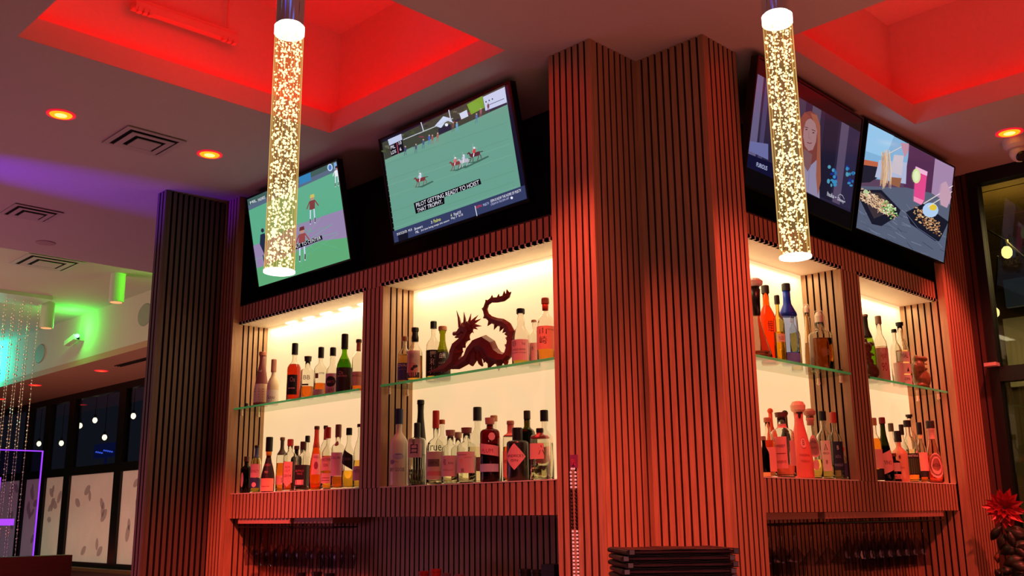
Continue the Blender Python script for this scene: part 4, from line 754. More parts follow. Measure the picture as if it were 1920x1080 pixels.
# ---- right wall, niche by the red column, bottom row
B(LR, 1638, 783.6, 20, 'golden bottle with pale cork beside the pillar in the lower far right niche', 'round', CLEAR, (232, 140, 34), .74, (200, 140, 100), .12, dep=.06, lab=(.20, .5, 1.0, (236, 120, 110)), labels=[(.02, .19, 1.6, (30, 24, 26))])
B(LR, 1653, 782.7, 27, 'dark green wine bottle with a maroon top and slanted pink label', 'hock', (90, 100, 40), (50, 56, 30), .6, (130, 40, 46), .10, dep=.055, lab=(.14, .46, .9, (226, 112, 92), .4), texts=[('VINO', .26, .32, .5, (110, 30, 40))])
B(LR, 1669.5, 793.6, 21, 'bottle with a grey green cap and picture label in the back row', 'wine', CLEAR, (230, 170, 120), .4, (84, 84, 60), .14, dep=.125)
B(LR, 1674, 850, 24, 'short dark bottle with a coral band at its foot, left of the milky bottle', 'short', (50, 30, 30), (60, 26, 24), .7, (120, 60, 50), .12, dep=.05, lab=(.10, .26, 1.2, (226, 96, 70)), labels=[(.36, .66, 1.0, (200, 130, 100))], texts=[('CRUZ', .13, .22, .6, (60, 16, 16))])
B(LR, 1682, 808, 29, 'milky cream bottle with black cap and a small red seal', 'round', (240, 168, 128), cap=(28, 26, 26), caph=.22, opaque=True, dep=.052, labels=[(.44, .52, .13, (140, 40, 44), 'oval', -.3)], texts=[('CREMA', .26, .29, .4, (190, 100, 80), -.2)])
B(LR, 1689, 796, 19, 'bottle with a dark cap in the back row behind the milky one', 'round', CLEAR, (240, 210, 130), .6, (30, 26, 26), .18, dep=.125)
B(LR, 1700, 788, 30, 'clear bottle with black cap and a black edged green label', 'round', CLEAR, (240, 190, 60), .20, (30, 26, 26), .11, dep=.052, lab=(.12, .46, 1.15, (22, 20, 20)), labels=[(.14, .38, .8, (60, 84, 40))], texts=[('CHARTREUSE', .405, .44, .8, WH)])
B(LR, 1704, 777.5, 24, 'tall clear bottle with flared black stopper in the back row near the right corner', 'round', CLEAR, (244, 220, 180), .5, (30, 22, 24), .06, caps='T', dep=.125)
B(LR, 1722, 792, 20, 'bottle with a long black capsule and a cream neck band near the far right corner', 'slim', CLEAR, (236, 120, 40), .5, (28, 24, 26), .20, dep=.08, foil=((210, 190, 120), .72), lab=(.10, .5, 1.0, (236, 100, 76)), labels=[(.1, .2, 1.0, (30, 20, 22))])
B(LR, 1743, 789, 30, 'clear bottle with a large round rose coloured label near the red column', 'pear', (244, 214, 200), (236, 130, 100), .5, (44, 38, 38), .12, foil=((232, 170, 160), .70), dep=.052, lab=(.08, .48, 1.0, (238, 132, 112), 'oval'), labels=[(.14, .42, .7, (226, 104, 90), 'oval')], texts=[('ROSA', .26, .31, .45, (110, 40, 44))])
B(LR, 1752, 798, 30, 'green bottle with black cap and a blossom label, last beside the red column', 'hock', (40, 120, 50), (30, 90, 40), .6, (20, 18, 20), .10, dep=.11, lab=(.06, .44, 1.2, (238, 124, 110)), texts=[('UME', .24, .3, .4, (120, 30, 40))])

# ================================================================== DRAGON SCULPTURE
def dz(X, Y): return hit(790 + X / 6, 530 + Y / 6, 0, 2.550)
def lowpoly(bm, pts, rads, spikes=None, n=6, flat=.7):
    """faceted limb running in the y z plane, with a ridge of spikes on one side"""
    P = [dz(*p) for p in pts]; rings = []
    for i, p in enumerate(P):
        d = (P[min(i + 1, len(P) - 1)] - P[max(i - 1, 0)]).normalized(); nn = V((1, 0, 0)); b = d.cross(nn).normalized(); r = rads[i] / 6 / FPX * 4.0 * 1.12
        rings.append([bm.verts.new(p + (nn * math.cos(2 * PI * k / n + .3) * flat + b * math.sin(2 * PI * k / n + .3)) * r) for k in range(n)])
        if spikes and i in spikes:
            s = spikes[i]; q = p + b * (r * .6) * (1 if s > 0 else -1); tip = p + b * (r + abs(s) / 6 / FPX * 4.0 * 1.25) * (1 if s > 0 else -1) + d * r * .4; h = r * .95
            a = [bm.verts.new(q + d * h), bm.verts.new(q + nn * h * .5), bm.verts.new(q - d * h), bm.verts.new(q - nn * h * .5)]; tv = bm.verts.new(tip)
            for k in range(4): bm.faces.new((a[k], a[(k + 1) % 4], tv))
    for i in range(len(rings) - 1):
        for k in range(n): bm.faces.new((rings[i][k], rings[i][(k + 1) % n], rings[i + 1][(k + 1) % n], rings[i + 1][k]))
    bm.faces.new(rings[0][::-1]); bm.faces.new(rings[-1])
dr = thing('dragon_sculpture', V((2.55, hit(880, 700, 0, 2.55).y, 1.9302)), 'dark red faceted wooden dragon with a curling spiked tail on the glass shelf', 'sculpture')
bm = bmesh.new()
lowpoly(bm, [(70, 1008), (170, 985), (280, 950), (370, 880), (385, 790), (400, 720), (450, 670), (500, 610), (520, 550)], [4, 22, 50, 76, 78, 66, 54, 46, 42], {3: -34, 4: -30, 5: -26, 6: -30, 7: -26, 8: -24})
lowpoly(bm, [(300, 945), (430, 920), (520, 860), (560, 780), (620, 705), (700, 680), (770, 730), (810, 810), (880, 850), (950, 850)], [26, 50, 62, 70, 74, 84, 84, 80, 62, 46], {3: -40, 4: -60, 5: -72, 6: -70, 7: -62, 8: -52, 9: -46})
lowpoly(bm, [(930, 860), (975, 810), (995, 730), (1005, 640), (1010, 560), (975, 490), (920, 455), (850, 440), (785, 415), (735, 365), (718, 300), (740, 235), (790, 195), (860, 192), (930, 175), (975, 145), (1010, 105)],
        [50, 48, 44, 42, 46, 44, 42, 38, 36, 32, 30, 28, 28, 30, 34, 30, 5], {2: 30, 3: 30, 4: 40, 5: 44, 6: 44, 7: 42, 8: 38, 9: 22, 10: 20, 11: 18, 12: 20, 13: 26, 14: 36, 15: 36})
lowpoly(bm, [(600, 780), (590, 860), (560, 925)], [52, 46, 30]); lowpoly(bm, [(700, 760), (740, 850), (762, 905)], [50, 40, 18]); lowpoly(bm, [(640, 800), (665, 900), (690, 935)], [40, 26, 12])
lowpoly(bm, [(820, 800), (800, 880), (880, 885), (960, 865)], [50, 34, 30, 20]); lowpoly(bm, [(970, 820), (955, 880)], [30, 10])
link('body', bm, DRAGM, dr)
bm = bmesh.new()
lowpoly(bm, [(530, 560), (505, 520), (470, 505), (440, 540), (400, 570), (360, 575)], [38, 56, 52, 40, 22, 20]); lowpoly(bm, [(480, 580), (430, 600), (380, 615)], [34, 22, 8])
lowpoly(bm, [(510, 460), (550, 500), (560, 540)], [34, 42, 30])
link('head', bm, DRAGM, dr)
bm = bmesh.new()
for a, b in (((435, 500), (396, 312)), ((485, 490), (478, 326))): lowpoly(bm, [a, ((a[0] + b[0]) / 2 + 6, (a[1] + b[1]) / 2), b], [24, 16, 2], n=5)
link('horn', bm, DRAGM, dr)
bm = bmesh.new()
for b in ((560, 345), (640, 365), (672, 408), (678, 488), (636, 525), (590, 568)): lowpoly(bm, [(530, 490), ((530 + b[0]) / 2, (480 + b[1]) / 2), b], [26, 18, 2], n=5, flat=.5)
link('mane', bm, mat('carved_light_red', (166, 74, 50), .5), dr)

# ================================================================== SMALL FIGURINES (one continuous mesh each)
def blob(name, label, cat, balls, m, extra=None, vox=.003):
    bm = bmesh.new()
    for c, r, s in balls: ball(bm, c, r, 2, s)
    o = link(name, bm, m); md = o.modifiers.new('m', 'REMESH'); md.mode = 'VOXEL'; md.voxel_size = vox; md.use_smooth_shade = True
    sm = o.modifiers.new('s', 'SMOOTH'); sm.iterations = 2; sm.factor = .5
    return tag(o, label, cat)
G = hit(1634, 703, 1, 1.835); G.z = 1.9302
def g(dx, dz_, dy=0): return (G.x + dx, G.y + dy, G.z + dz_)
brown = mat('brown_glazed_clay', (98, 58, 36), .35, noise=.2, nscale=60)
blob('serpent_figurine', 'brown clay serpent figurine with open jaws on the far right glass shelf', 'figurine',
     [(g(.010, .034), .036, (.9, .8, .95)), (g(.002, .012), .026, (1.1, .9, .5)), (g(-.008, .072), .020, (1, .9, 1)), (g(-.026, .10), .024, (1, .8, 1.1)), (g(-.020, .132), .026, (1, .8, .9)), (g(.004, .148), .020, (1.1, .8, .6)), (g(.026, .152), .013, (1.5, .8, .6)), (g(.008, .108), .012, (1.8, .8, .6)), (g(.028, .106), .009, (1.4, .8, .6)), (g(-.024, .160), .010, (.8, .6, 1.2))], brown)
G = hit(1729, 719, 1, 1.84); G.z = 1.9302
g0 = g
def g(dx, dz_, dy=0): return (G.x + dx * 1.22, G.y + dy * 1.1, G.z + dz_ * 1.22)
lion = blob('guardian_lion_figurine', 'wide mouthed clay guardian lion figurine holding a ball, beside the red lit column', 'figurine',
     [(g(0, .038), 0.0480, (1, .8, 1)), (g(-.012, .012), 0.0336, (1.3, .9, .45)), (g(.018, .010), 0.0264, (1.2, .9, .45)), (g(-.022, .080), 0.0360, (.9, .85, 1)), (g(.002, .076), 0.0312, (1.3, .9, .28)), (g(0, .112), 0.0360, (1.3, .9, .42)), (g(.022, .117), 0.0168, (1.2, .9, .7)), (g(-.034, .110), 0.0168, (.7, .7, 1.2)), (g(.032, .080), 0.0096, (1, 1, 1)), (g(-.048, .060), 0.0216, (.5, .6, 1.9)), (g(.034, .056), 0.0168, (1.4, .8, .6)), (g(.006, .085), 0.0084, (.8, .8, 1.4))], mat('green_brown_clay', (120, 92, 56), .35, noise=.25, nscale=50))
bm = bmesh.new(); ball(bm, g(.012, .094, -.018), .007, 1, (2.2, .6, .5)); link('lip', bm, mat('red_clay', (190, 60, 36), .35), lion, smooth=True)
g = g0
G = hit(1762, 730, 1, 1.825); G.z = 1.9302
bm = bmesh.new()
for i in range(3): ball(bm, g(-.03 + i * .013, .004), .0045, 1, (1.5, 1, .8))
tag(link('ceramic_charm', bm, mat('red_glaze', (206, 60, 34), .3), smooth=True), 'row of tiny red charms at the end of the far right glass shelf', 'charm')
bm = bmesh.new(); lathe(bm, [(.004, 0), (.008, .006), (.005, .014), (.007, .022), (.003, .026)], 12, V(g(.022, 0)))
tag(link('tiny_urn', bm, mat('brown_glaze', (120, 50, 34), .3), smooth=True), 'tiny brown urn at the very end of the far right glass shelf', 'urn')
G = hit(462, 762, 0, 2.53); G.z = 1.9302
bm = bmesh.new(); lathe(bm, [(.007, 0), (.010, .006), (.008, .013), (.010, .018), (.004, .022)], 12, V((G.x, G.y, G.z)))
tag(link('tiny_jar', bm, mat('dark_glaze', (52, 34, 36), .25), smooth=True), 'tiny dark jar at the left end of the upper left glass shelf', 'jar')
G = hit(1573, 690, 1, 1.83); G.z = 1.9302
bm = bmesh.new(); ball(bm, (G.x, G.y, G.z + .009), .009, 1, (1.6, 1, .95)); ball(bm, (G.x + .014, G.y, G.z + .012), .007, 1)
tag(link('small_turtle', bm, mat('dark_bronze', (70, 56, 46), .35), smooth=True), 'small dark bronze animal at the right end of the glass shelf with the blue bottle', 'figurine')

# ================================================================== GLASS RACKS
GL = clear('stemware_glass', (222, 222, 230), 2.1, .05)
def glass_proto(kind):
    r, h = {'wine': (.034, .175), 'coupe': (.046, .15), 'flute': (.027, .185)}[kind]
    prof = {'wine': [(.036, 0), (.036, -.002), (.006, -.006), (.0035, -.012), (.0035, -.075), (.010, -.082), (r, -.115), (r * 1.02, -.135), (r * .86, -h)],
            'coupe': [(.036, 0), (.036, -.002), (.006, -.006), (.0035, -.012), (.0035, -.085), (.008, -.09), (r * 1.2, -h)],
            'flute': [(.034, 0), (.034, -.002), (.006, -.006), (.0035, -.012), (.0035, -.065), (.012, -.075), (r, -.11), (r, -.15), (r * .9, -h)]}[kind]
    bm = bmesh.new(); rings = []
    for rr, z in prof: rings.append([bm.verts.new((rr * math.cos(2 * PI * k / 20), rr * math.sin(2 * PI * k / 20), z)) for k in range(20)])
    for i in range(len(rings) - 1):
        for k in range(20): bm.faces.new((rings[i][k], rings[i][(k + 1) % 20], rings[i + 1][(k + 1) % 20], rings[i + 1][k]))
    bm.faces.new(rings[0])
    me = bpy.data.meshes.new(kind + '_glass'); bm.to_mesh(me); bm.free(); me.materials.append(GL)
    for p in me.polygons: p.use_smooth = True
    return me
GM = {k: glass_proto(k) for k in ('wine', 'coupe', 'flute')}
def hang(kind, x, y, z, label, group):
    o = bpy.data.objects.new(kind + '_glass', GM[kind]); COL.objects.link(o); o.location = (x, y, z); tag(o, label, 'glass', group)
def rack(label, x0, x1, y0, y1, along, board):
    t = thing('glass_rack', ((x0 + x1) / 2, (y0 + y1) / 2, ZV), label, 'glass rack')
    bm = bmesh.new(); box(bm, x0, x1, y0, y1, ZV - .024, ZV - .001); link('mounting_board', bm, mat('rack_board', board, .5), t)
    bm = bmesh.new(); k = 0
    n = int(((x1 - x0) if along == 'x' else (y1 - y0)) / .085)
    for i in range(n + 1):
        if along == 'x': a = x0 + .02 + i * .085; tube(bm, [(a, y0 + .004, ZV - .040), (a, y1 - .004, ZV - .040)], .0025, 6); tube(bm, [(a, (y0 + y1) / 2, ZV - .040), (a, (y0 + y1) / 2, ZV - .023)], .002, 6)
        else: a = y0 + .02 + i * .085; tube(bm, [(x0 + .004, a, ZV - .040), (x1 - .004, a, ZV - .040)], .0025, 6); tube(bm, [((x0 + x1) / 2, a, ZV - .040), ((x0 + x1) / 2, a, ZV - .023)], .002, 6)
    if along == 'x': tube(bm, [(x0, y0 + .004, ZV - .040), (x1, y0 + .004, ZV - .040)], .003, 6)
    else: tube(bm, [(x0 + .004, y0, ZV - .040), (x0 + .004, y1, ZV - .040)], .003, 6)
    link('rails', bm, BLACKM, t)
rack('pale board with wire rails for stemmed glasses under the left display, at its left end', 2.512, 2.68, 3.93, 4.37, 'y', (190, 140, 120))
rack('brown board with wire rails for stemmed glasses under the left display, nearer its middle', 2.530, 2.68, 3.62, 3.92, 'y', (110, 66, 50))
rack('long orange brown board with wire rails for glasses under the right display', 3.40, 4.45, 1.808, 1.975, 'x', (196, 110, 70))
rack('dark wire glass rack under the right display, beside the tall column', 2.96, 3.38, 1.825, 1.975, 'x', (60, 36, 30))
ORD = ['first', 'second', 'third', 'fourth', 'fifth', 'sixth', 'seventh', 'eighth', 'ninth', 'tenth', 'eleventh', 'twelfth', 'thirteenth', 'fourteenth']
for i, a in enumerate((4.33, 4.245, 4.16, 4.075, 3.99)):
    for d, w_ in ((.035, 'front'), (.115, 'rear')):
        if i == 4 and d > .1: continue
        hang('wine', 2.505 + d + .03, a - (.04 if d > .1 else 0), ZV - .042, 'stemmed wine glass under the pale rack board, %s row, %s from the left' % (w_, ORD[i]), 'wine glasses under the pale rack board')
for i, a in enumerate((3.875, 3.79, 3.70)):
    for d, w_ in ((.035, 'front'), (.115, 'rear')):
        hang('wine', 2.505 + d + .03, a - (.03 if d > .1 else 0), ZV - .042, 'stemmed wine glass under the brown rack board, %s row, %s from the left' % (w_, ORD[i]), 'wine glasses under the brown rack board')
for i, a in enumerate((3.02, 3.105, 3.19, 3.275)):
    for d, w_ in ((.045, 'front'), (.125, 'rear')):
        hang('wine', a + (.03 if d > .1 else 0), 1.80 + d + .02, ZV - .042, 'wine glass hanging beside the tall column, %s row, %s from the column' % (w_, ORD[i]), 'wine glasses by the tall column')
for i, a in enumerate((3.46, 3.58, 3.70)):
    hang('coupe', a, 1.90, ZV - .042, 'wide cocktail glass under the long board, %s from the left' % ORD[i], 'cocktail glasses under the long board')
for i in range(8):
    for d, w_ in ((.045, 'front'), (.125, 'rear')):
        hang('flute', 3.80 + i * .079 + (.03 if d > .1 else 0), 1.80 + d + .02, ZV - .042, 'tall narrow glass under the long board, %s row, %s from the left' % (w_, ORD[i]), 'flutes under the long board')

# caps of things standing on the back counter, just entering the frame at the bottom
def tin(px, py, r, rgb, label, name='shaker_tin', cat='tin'):
    p = hit(px, py, 0, 2.56); bm = bmesh.new(); lathe(bm, [(r * .8, 0), (r, p.z - .90 - .012), (r * 1.05, p.z - .90 - .01), (r * 1.05, p.z - .90)], 18, V((p.x, p.y, .9002)))
    tag(link(name, bm, mat('tin_%d_%d_%d' % rgb, rgb, .4), smooth=False), label, cat)
for px, py, r, rgb, lb in ((564, 1074, .022, (22, 18, 22), 'black bottle top on the back counter, leftmost at the bottom edge'), (594, 1072, .022, (22, 18, 22), 'black bottle top on the back counter, second from the left'), (618, 1075, .022, (20, 18, 22), 'black bottle top on the back counter left of the red cups'),
                       (795, 1071, .020, (170, 40, 36), 'small red cup on the back counter, the left one of two'), (817, 1067, .020, (190, 52, 44), 'small red cup on the back counter, the right one of two'),
                       (836, 1075, .018, (110, 84, 96), 'small grey cap on the back counter right of the red cups'), (861, 1077, .018, (120, 90, 100), 'second small grey cap further right of the red cups'),
                       (984, 1067, .022, (16, 18, 18), 'black capped bottle on the back counter under the middle niche'), (1006, 1068, .020, (16, 18, 18), 'black capped bottle beside the box near the tall column')):
    tin(px, py, r, rgb, lb)
p = hit(1034, 1058, 0, 2.56); bm = bmesh.new(); box(bm, p.x - .02, p.x + .04, p.y - .03, p.y + .03, .9002, p.z); box(bm, p.x - .022, p.x + .042, p.y - .032, p.y + .032, p.z - .03, p.z - .024)
tag(link('storage_box', bm, BLACK), 'black box on the back counter against the tall column', 'box')

# ================================================================== MENUS, BEADS, STICKER
m0 = thing('menu_stack_stand', (2.16, 1.48, 0), 'dark wooden stand holding the black menus in front of the tall column', 'stand')
mc = V((0, 0, 0)); pm = hit(1256, 1040, 2, 1.30); ax = V((.76, -.65, 0)); ay = V((.65, .76, 0))
bm = bmesh.new(); c = V((pm.x, pm.y, 1.215)); obox(bm, c, ax * .155, ay * .12, V((0, 0, .012))); obox(bm, V((c.x, c.y, .6015)), ax * .14, ay * .10, V((0, 0, .6))); link('cabinet_body', bm, WOODD, m0)
LEA = mat('black_leatherette', (20, 17, 20), .35); PAPER = mat('menu_paper', (120, 70, 70), .6)
zt = 1.2275; tops = ['topmost', 'second from the top', 'third from the top', 'fourth from the top', 'fifth from the top', 'bottommost']
for i in range(6):
    rot = RD.uniform(-.05, .05) + (.0, .02, -.03, .04, -.02, .0)[i]; A = Rm(V((0, 0, 1)), rot) @ ax; Bv = Rm(V((0, 0, 1)), rot) @ ay
    zc = zt + i * .0152 + .007; cc = V((c.x, c.y, 0)) + A * RD.uniform(-.008, .008)
    t_ = thing('menu', V((cc.x, cc.y, zc - .007)), 'black leather menu lying in the stack below the tall column, ' + tops[5 - i], 'menu')
    bm = bmesh.new(); n = 10
    for lo, hi in ((-.0070, -.0055), (.0042, .0062)):       # two covers, gently sagging towards the edges
        for j in range(n):
            u0, u1 = -1 + 2 * j / n, -1 + 2 * (j + 1) / n; s0, s1 = -.0 * u0 * u0, 0
            obox(bm, cc + A * (.135 * (u0 + u1) / 2) + V((0, 0, zc + (lo + hi) / 2 + .0008 * math.cos(3 * (u0 + u1)))), A * (.135 / n + .0004), Bv * .115, V((0, 0, (hi - lo) / 2)))
    tube(bm, [cc + A * -.135 - Bv * .112 + V((0, 0, zc - .0003)), cc + A * -.135 + Bv * .112 + V((0, 0, zc - .0003))], .0064, 8)
    link('cover', bm, LEA, t_)
    bm = bmesh.new(); obox(bm, cc + V((0, 0, zc - .0006)), A * .132, Bv * .106, V((0, 0, .0028))); link('pages', bm, PAPER, t_)
    bm = bmesh.new()
    for sx in (-1, 1): obox(bm, cc + A * sx * .128 - Bv * .113 + V((0, 0, zc + .0008)), A * .006, Bv * .0035, V((0, 0, .0052)))
    link('metal_corner', bm, STEEL, t_)

gd = thing('bead_garland', hit(1075, 872, 0, 2.444), 'looped string of white and dark beads hanging on the tall column', 'garland')
bw, bd = bmesh.new(), bmesh.new(); wire = bmesh.new(); lp, rp = [], []
for i in range(36):
    for k, (xa, xb) in enumerate(((1070, 1077), (1078.5, 1084.5))):
        y = 879 + i * 6.9; x = xa + (xb - xa) * i / 30 + (2 if i == 0 and k == 0 else 0) - (2 if i == 0 and k else 0); p = hit(x, y, 0, 2.443)
        if p.z < 1.03: continue
        (lp if k == 0 else rp).append(p); ball(bd if 5 < i < 17 else bw, p, .0042 if not 5 < i < 17 else .0050, 1)
tube(wire, lp[::-1] + [hit(1075, 868, 0, 2.446)] + rp, .0008, 5)
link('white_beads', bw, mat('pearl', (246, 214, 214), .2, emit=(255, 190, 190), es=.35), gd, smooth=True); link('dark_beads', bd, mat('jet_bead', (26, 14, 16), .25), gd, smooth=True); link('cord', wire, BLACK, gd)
p = hit(1076, 865, 0, 2.4485); bm = bmesh.new(); box(bm, 2.4480, 2.4497, p.y - .016, p.y + .016, p.z - .021, p.z + .021)
st = link('sticker', bm, mat('violet_sticker', (140, 60, 110), .5)); tag(st, 'small violet square sticker above the bead garland on the tall column', 'sticker')
bm = bmesh.new()
for k in range(4): obox(bm, V((2.4475, p.y + .001 * k, p.z - .01 + k * .005)), V((.0004, 0, 0)), V((0, .009 - .002 * (k % 2), .002)), V((0, 0, .0012)))
link('emblem', bm, mat('pink_ink', (226, 70, 110), .5), st)

# ================================================================== PENDANT ROD LIGHTS
ROD = clear('bubble_acrylic', (255, 236, 205), 1.4, .03, haze=(236, 190, 112), hz=.30); BUB = glow('lit_bubbles', (255, 238, 200), 2.6); ENDG = glow('rod_end', (255, 246, 222), 5)
nt = ROD.node_tree; lw = nt.nodes.new('ShaderNodeLayerWeight'); lw.inputs[0].default_value = .5      # more acrylic to look through near the rim, so more glow
mr = nt.nodes.new('ShaderNodeMapRange'); mr.inputs[1].default_value = .55; mr.inputs[2].default_value = 1; mr.inputs[3].default_value = .12; mr.inputs[4].default_value = .85
nt.links.new(lw.outputs['Facing'], mr.inputs[0]); nt.links.new(mr.outputs[0], [n for n in nt.nodes if n.type == 'MIX_SHADER'][1].inputs[0])
def pendant(x, y, zb, ztp, label):
    t = thing('pendant_light', (x, y, HC), label, 'pendant light'); r = .0305
    bm = bmesh.new(); lathe(bm, [(r, zb + .003), (r, zb + .0033), (r, zb + .006), (r, ztp - .003), (r, ztp - .0003), (r, ztp)], 32, V((x, y, 0))); link('bubble_rod', bm, ROD, t, smooth=True)
    bm = bmesh.new(); lathe(bm, [(r * .98, zb), (r + .001, zb + .0005), (r + .001, zb + .004)], 32, V((x, y, 0))); link('end_disc', bm, ENDG, t)
    bm = bmesh.new(); lathe(bm, [(r + .001, ztp - .004), (r + .0012, ztp + .014), (r * .9, ztp + .015)], 32, V((x, y, 0))); link('glowing_collar', bm, ENDG, t)
    bm = bmesh.new(); lathe(bm, [(r - .0005, ztp + .017), (r - .0005, ztp + .0172), (r - .0005, ztp + .02), (r - .0005, HC - .15), (r - .0005, HC - .1402), (r - .0005, HC - .14)], 36, V((x, y, 0))); link('chrome_sleeve', bm, CHROME, t, smooth=True)
    bm = bmesh.new(); tube(bm, [(x, y, HC - .138), (x, y, HC - .012)], .003, 8); lathe(bm, [(.05, HC - .014), (.06, HC - .012), (.06, HC - .0005)], 24, V((x, y, 0))); link('ceiling_mount', bm, CHROME, t)
    bm = bmesh.new(); rr = random.Random(int(x * 1000))
    for k in range(1100):
        a = rr.uniform(0, 2 * PI); q = (r - .003) * rr.uniform(.15, 1) ** .5; s = rr.uniform(.0008, .0029); z = rr.uniform(zb + .008, ztp - .01)
        ball(bm, (x + q * math.cos(a), y + q * math.sin(a), z), s, 1, (1, 1, rr.uniform(.8, 1.5)))
    o = link('air_bubbles', bm, BUB, t, smooth=True); o['kind'] = 'stuff'
    bm = bmesh.new()                                     # bright seams where the acrylic wall gathers the light
    for k in range(10):
        a = 2 * PI * k / 10 + .2; tube(bm, [(x + (r - .0007) * math.cos(a), y + (r - .0007) * math.sin(a), zb + .004), (x + (r - .0007) * math.cos(a), y + (r - .0007) * math.sin(a), ztp - .004)], .0004, 4)
    link('light_seam', bm, glow('seam_glow', (250, 214, 130), 1.1), t)
    lamp('pendant_glow', 'POINT', (x, y, zb - .05), (1, .74, .46), 1.1, .03)
pendant(1.045, 1.705, 1.882, 2.409, 'glowing bubble glass rod pendant in front of the baseball television')
pendant(1.758, .954, 1.894, 2.408, 'glowing bubble glass rod pendant in front of the film television')

# ================================================================== CEILING FITTINGS
def downlight(x, y, label, r=.056, z=HC, power=14, group=None, warm=True, tgt=None):
    t = thing('downlight', (x, y, z), label, 'ceiling light', group)
    bm = bmesh.new(); lathe(bm, [(r, z - .0005), (r, z - .004), (r * .86, z - .006), (r * .8, z - .003)], 28, V((x, y, 0))); link('trim_ring', bm, mat('downlight_trim', (235, 90, 90), .5, emit=(240, 20, 50), es=.8), t)
    bm = bmesh.new(); lathe(bm, [(r * .78, z - .0035), (r * .74, z - .0062)], 28, V((x, y, 0))); link('lens', bm, glow('downlight_lens' if warm else 'far_downlight_lens', (255, 150, 22) if warm else (255, 50, 30), 1.7), t)
    bm = bmesh.new(); lathe(bm, [(r * .42, z - .0064), (r * .38, z - .0072)], 24, V((x, y, 0))); link('lamp_core', bm, glow('downlight_core' if warm else 'far_downlight_core', (255, 235, 110) if warm else (255, 70, 40), 2.4), t)
    lamp('downlight_beam', 'SPOT', (x, y, z - .02), CORAL, power, .03, aim=tgt or (x, y, 0), spot=52, blend=.9)
downlight(1.39, 3.98, 'red rimmed round downlight glowing orange left of the square vent'); downlight(2.055, 3.985, 'red rimmed round downlight glowing orange right of the square vent, near the baseball television', power=4)
downlight(4.462, 1.349, 'red rimmed round downlight glowing orange above the security camera', power=120, tgt=(4.72, 1.74, 1.6))
for (x, y), lb in (((4.303, 10.44), 'small red downlight in the low soffit, nearest the dark column'), ((4.216, 12.06), 'small red downlight in the low soffit behind the bead curtain edge'), ((4.386, 13.74), 'small red downlight in the low soffit, farthest, at the left picture edge')):
    downlight(x, y, lb, .07, 2.94, 25, warm=False)
def vent(x, y, s, label, z=HC, ry=1.0):
    t = thing('ceiling_vent', (x, y, z), label, 'vent'); m = mat('vent_metal', (196, 178, 176), .6); q = s / 2; qy = q * ry
    bm = bmesh.new()
    for k, w_ in ((1.0, .17 * q), (.72, .20 * q)):       # stepped square diffuser rings
        a, b = q * k, qy * k; zz = z - .004 - (1 - k) * .02
        for x0, x1, y0, y1 in ((-a, a, -b, -b + w_), (-a, a, b - w_, b), (-a, -a + w_, -b + w_, b - w_), (a - w_, a, -b + w_, b - w_)): box(bm, x + x0, x + x1, y + y0, y + y1, zz - .003, zz)
    box(bm, x - q * .40, x + q * .40, y - qy * .40, y + qy * .40, z - .018, z - .014); link('frame', bm, m, t)
    bm = bmesh.new(); box(bm, x - q * .94, x + q * .94, y - qy * .94, y + qy * .94, z - .002, z - .0008); link('duct_opening', bm, FELT, t)
vent(1.770, 4.036, .265, 'square metal ceiling vent between the two orange downlights'); vent(1.80, 5.45, .25, 'square metal ceiling vent beside the purple light at the left'); vent(2.90, 8.29, .45, 'green lit ceiling vent in the raised ceiling beyond the soffit edge', 3.47)
bm = bmesh.new(); lathe(bm, [(.055, HC - .001), (.055, HC - .004), (.04, HC - .006)], 24, V((2.081, 6.011, 0))); tag(link('smoke_detector', bm, mat('detector_plastic', (190, 160, 160), .5)), 'flat round disc detector near the soffit edge', 'detector')
def cyl_light(x, y, label):
    t = thing('cylinder_spotlight', (x, y, 3.47), label, 'spotlight')
    bm = bmesh.new(); lathe(bm, [(.06, 3.22), (.062, 3.23), (.062, 3.4695)], 24, V((x, y, 0))); link('housing', bm, mat('white_enamel', (214, 226, 200), .5), t)
    bm = bmesh.new(); lathe(bm, [(.05, 3.2185), (.05, 3.2198)], 20, V((x, y, 0))); link('lens', bm, glow('cyl_lens', (255, 170, 110), 1.2), t)
cyl_light(3.496, 8.289, 'white cylinder ceiling spotlight nearest the dark column'); cyl_light(3.506, 9.883, 'white cylinder ceiling spotlight beside the bead curtain')
for p, lb in ((hit(75, 663, 0, 3.98), 'oval grille loudspeaker in the bulkhead beside the bead curtain'), (hit(272, 590, 0, 3.98), 'oval grille loudspeaker in the bulkhead beside the dark column')):
    bm = bmesh.new(); 
    vs = [bm.verts.new((3.974, p.y + .14 * math.cos(2 * PI * k / 28), p.z + .10 * math.sin(2 * PI * k / 28))) for k in range(28)]; v2 = [bm.verts.new((3.98, v.co.y + (v.co.y - p.y) * .08, v.co.z + (v.co.z - p.z) * .08)) for v in vs]
    bm.faces.new(vs); [bm.faces.new((vs[k], vs[(k + 1) % 28], v2[(k + 1) % 28], v2[k])) for k in range(28)]
    tag(link('wall_speaker', bm, mat('speaker_grille', (150, 146, 140), .7, noise=.1, nscale=300)), lb, 'speaker')
def wall_light(y, z, col, lens, label, P):
    t = thing('wall_uplight', (3.98, y, z), label, 'wall light')
    bm = bmesh.new(); obox(bm, V((3.90, y + .10, z - .02)), V((.03, 0, 0)), V((0, .12, -.02)), V((0, 0, .025))); box(bm, 3.90, 3.979, y - .02, y + .03, z - .03, z); link('housing', bm, mat('white_enamel'), t)
    bm = bmesh.new(); ball(bm, (3.90, y - .035, z + .01), .022, 2); link('bulb', bm, glow('bulb_' + lens, {'g': (150, 255, 170), 'c': (120, 255, 240)}[lens], 2.5), t, smooth=True)
    lamp('uplight_glow', 'POINT', (3.80, y - .1, z + .08), col, P, .03)
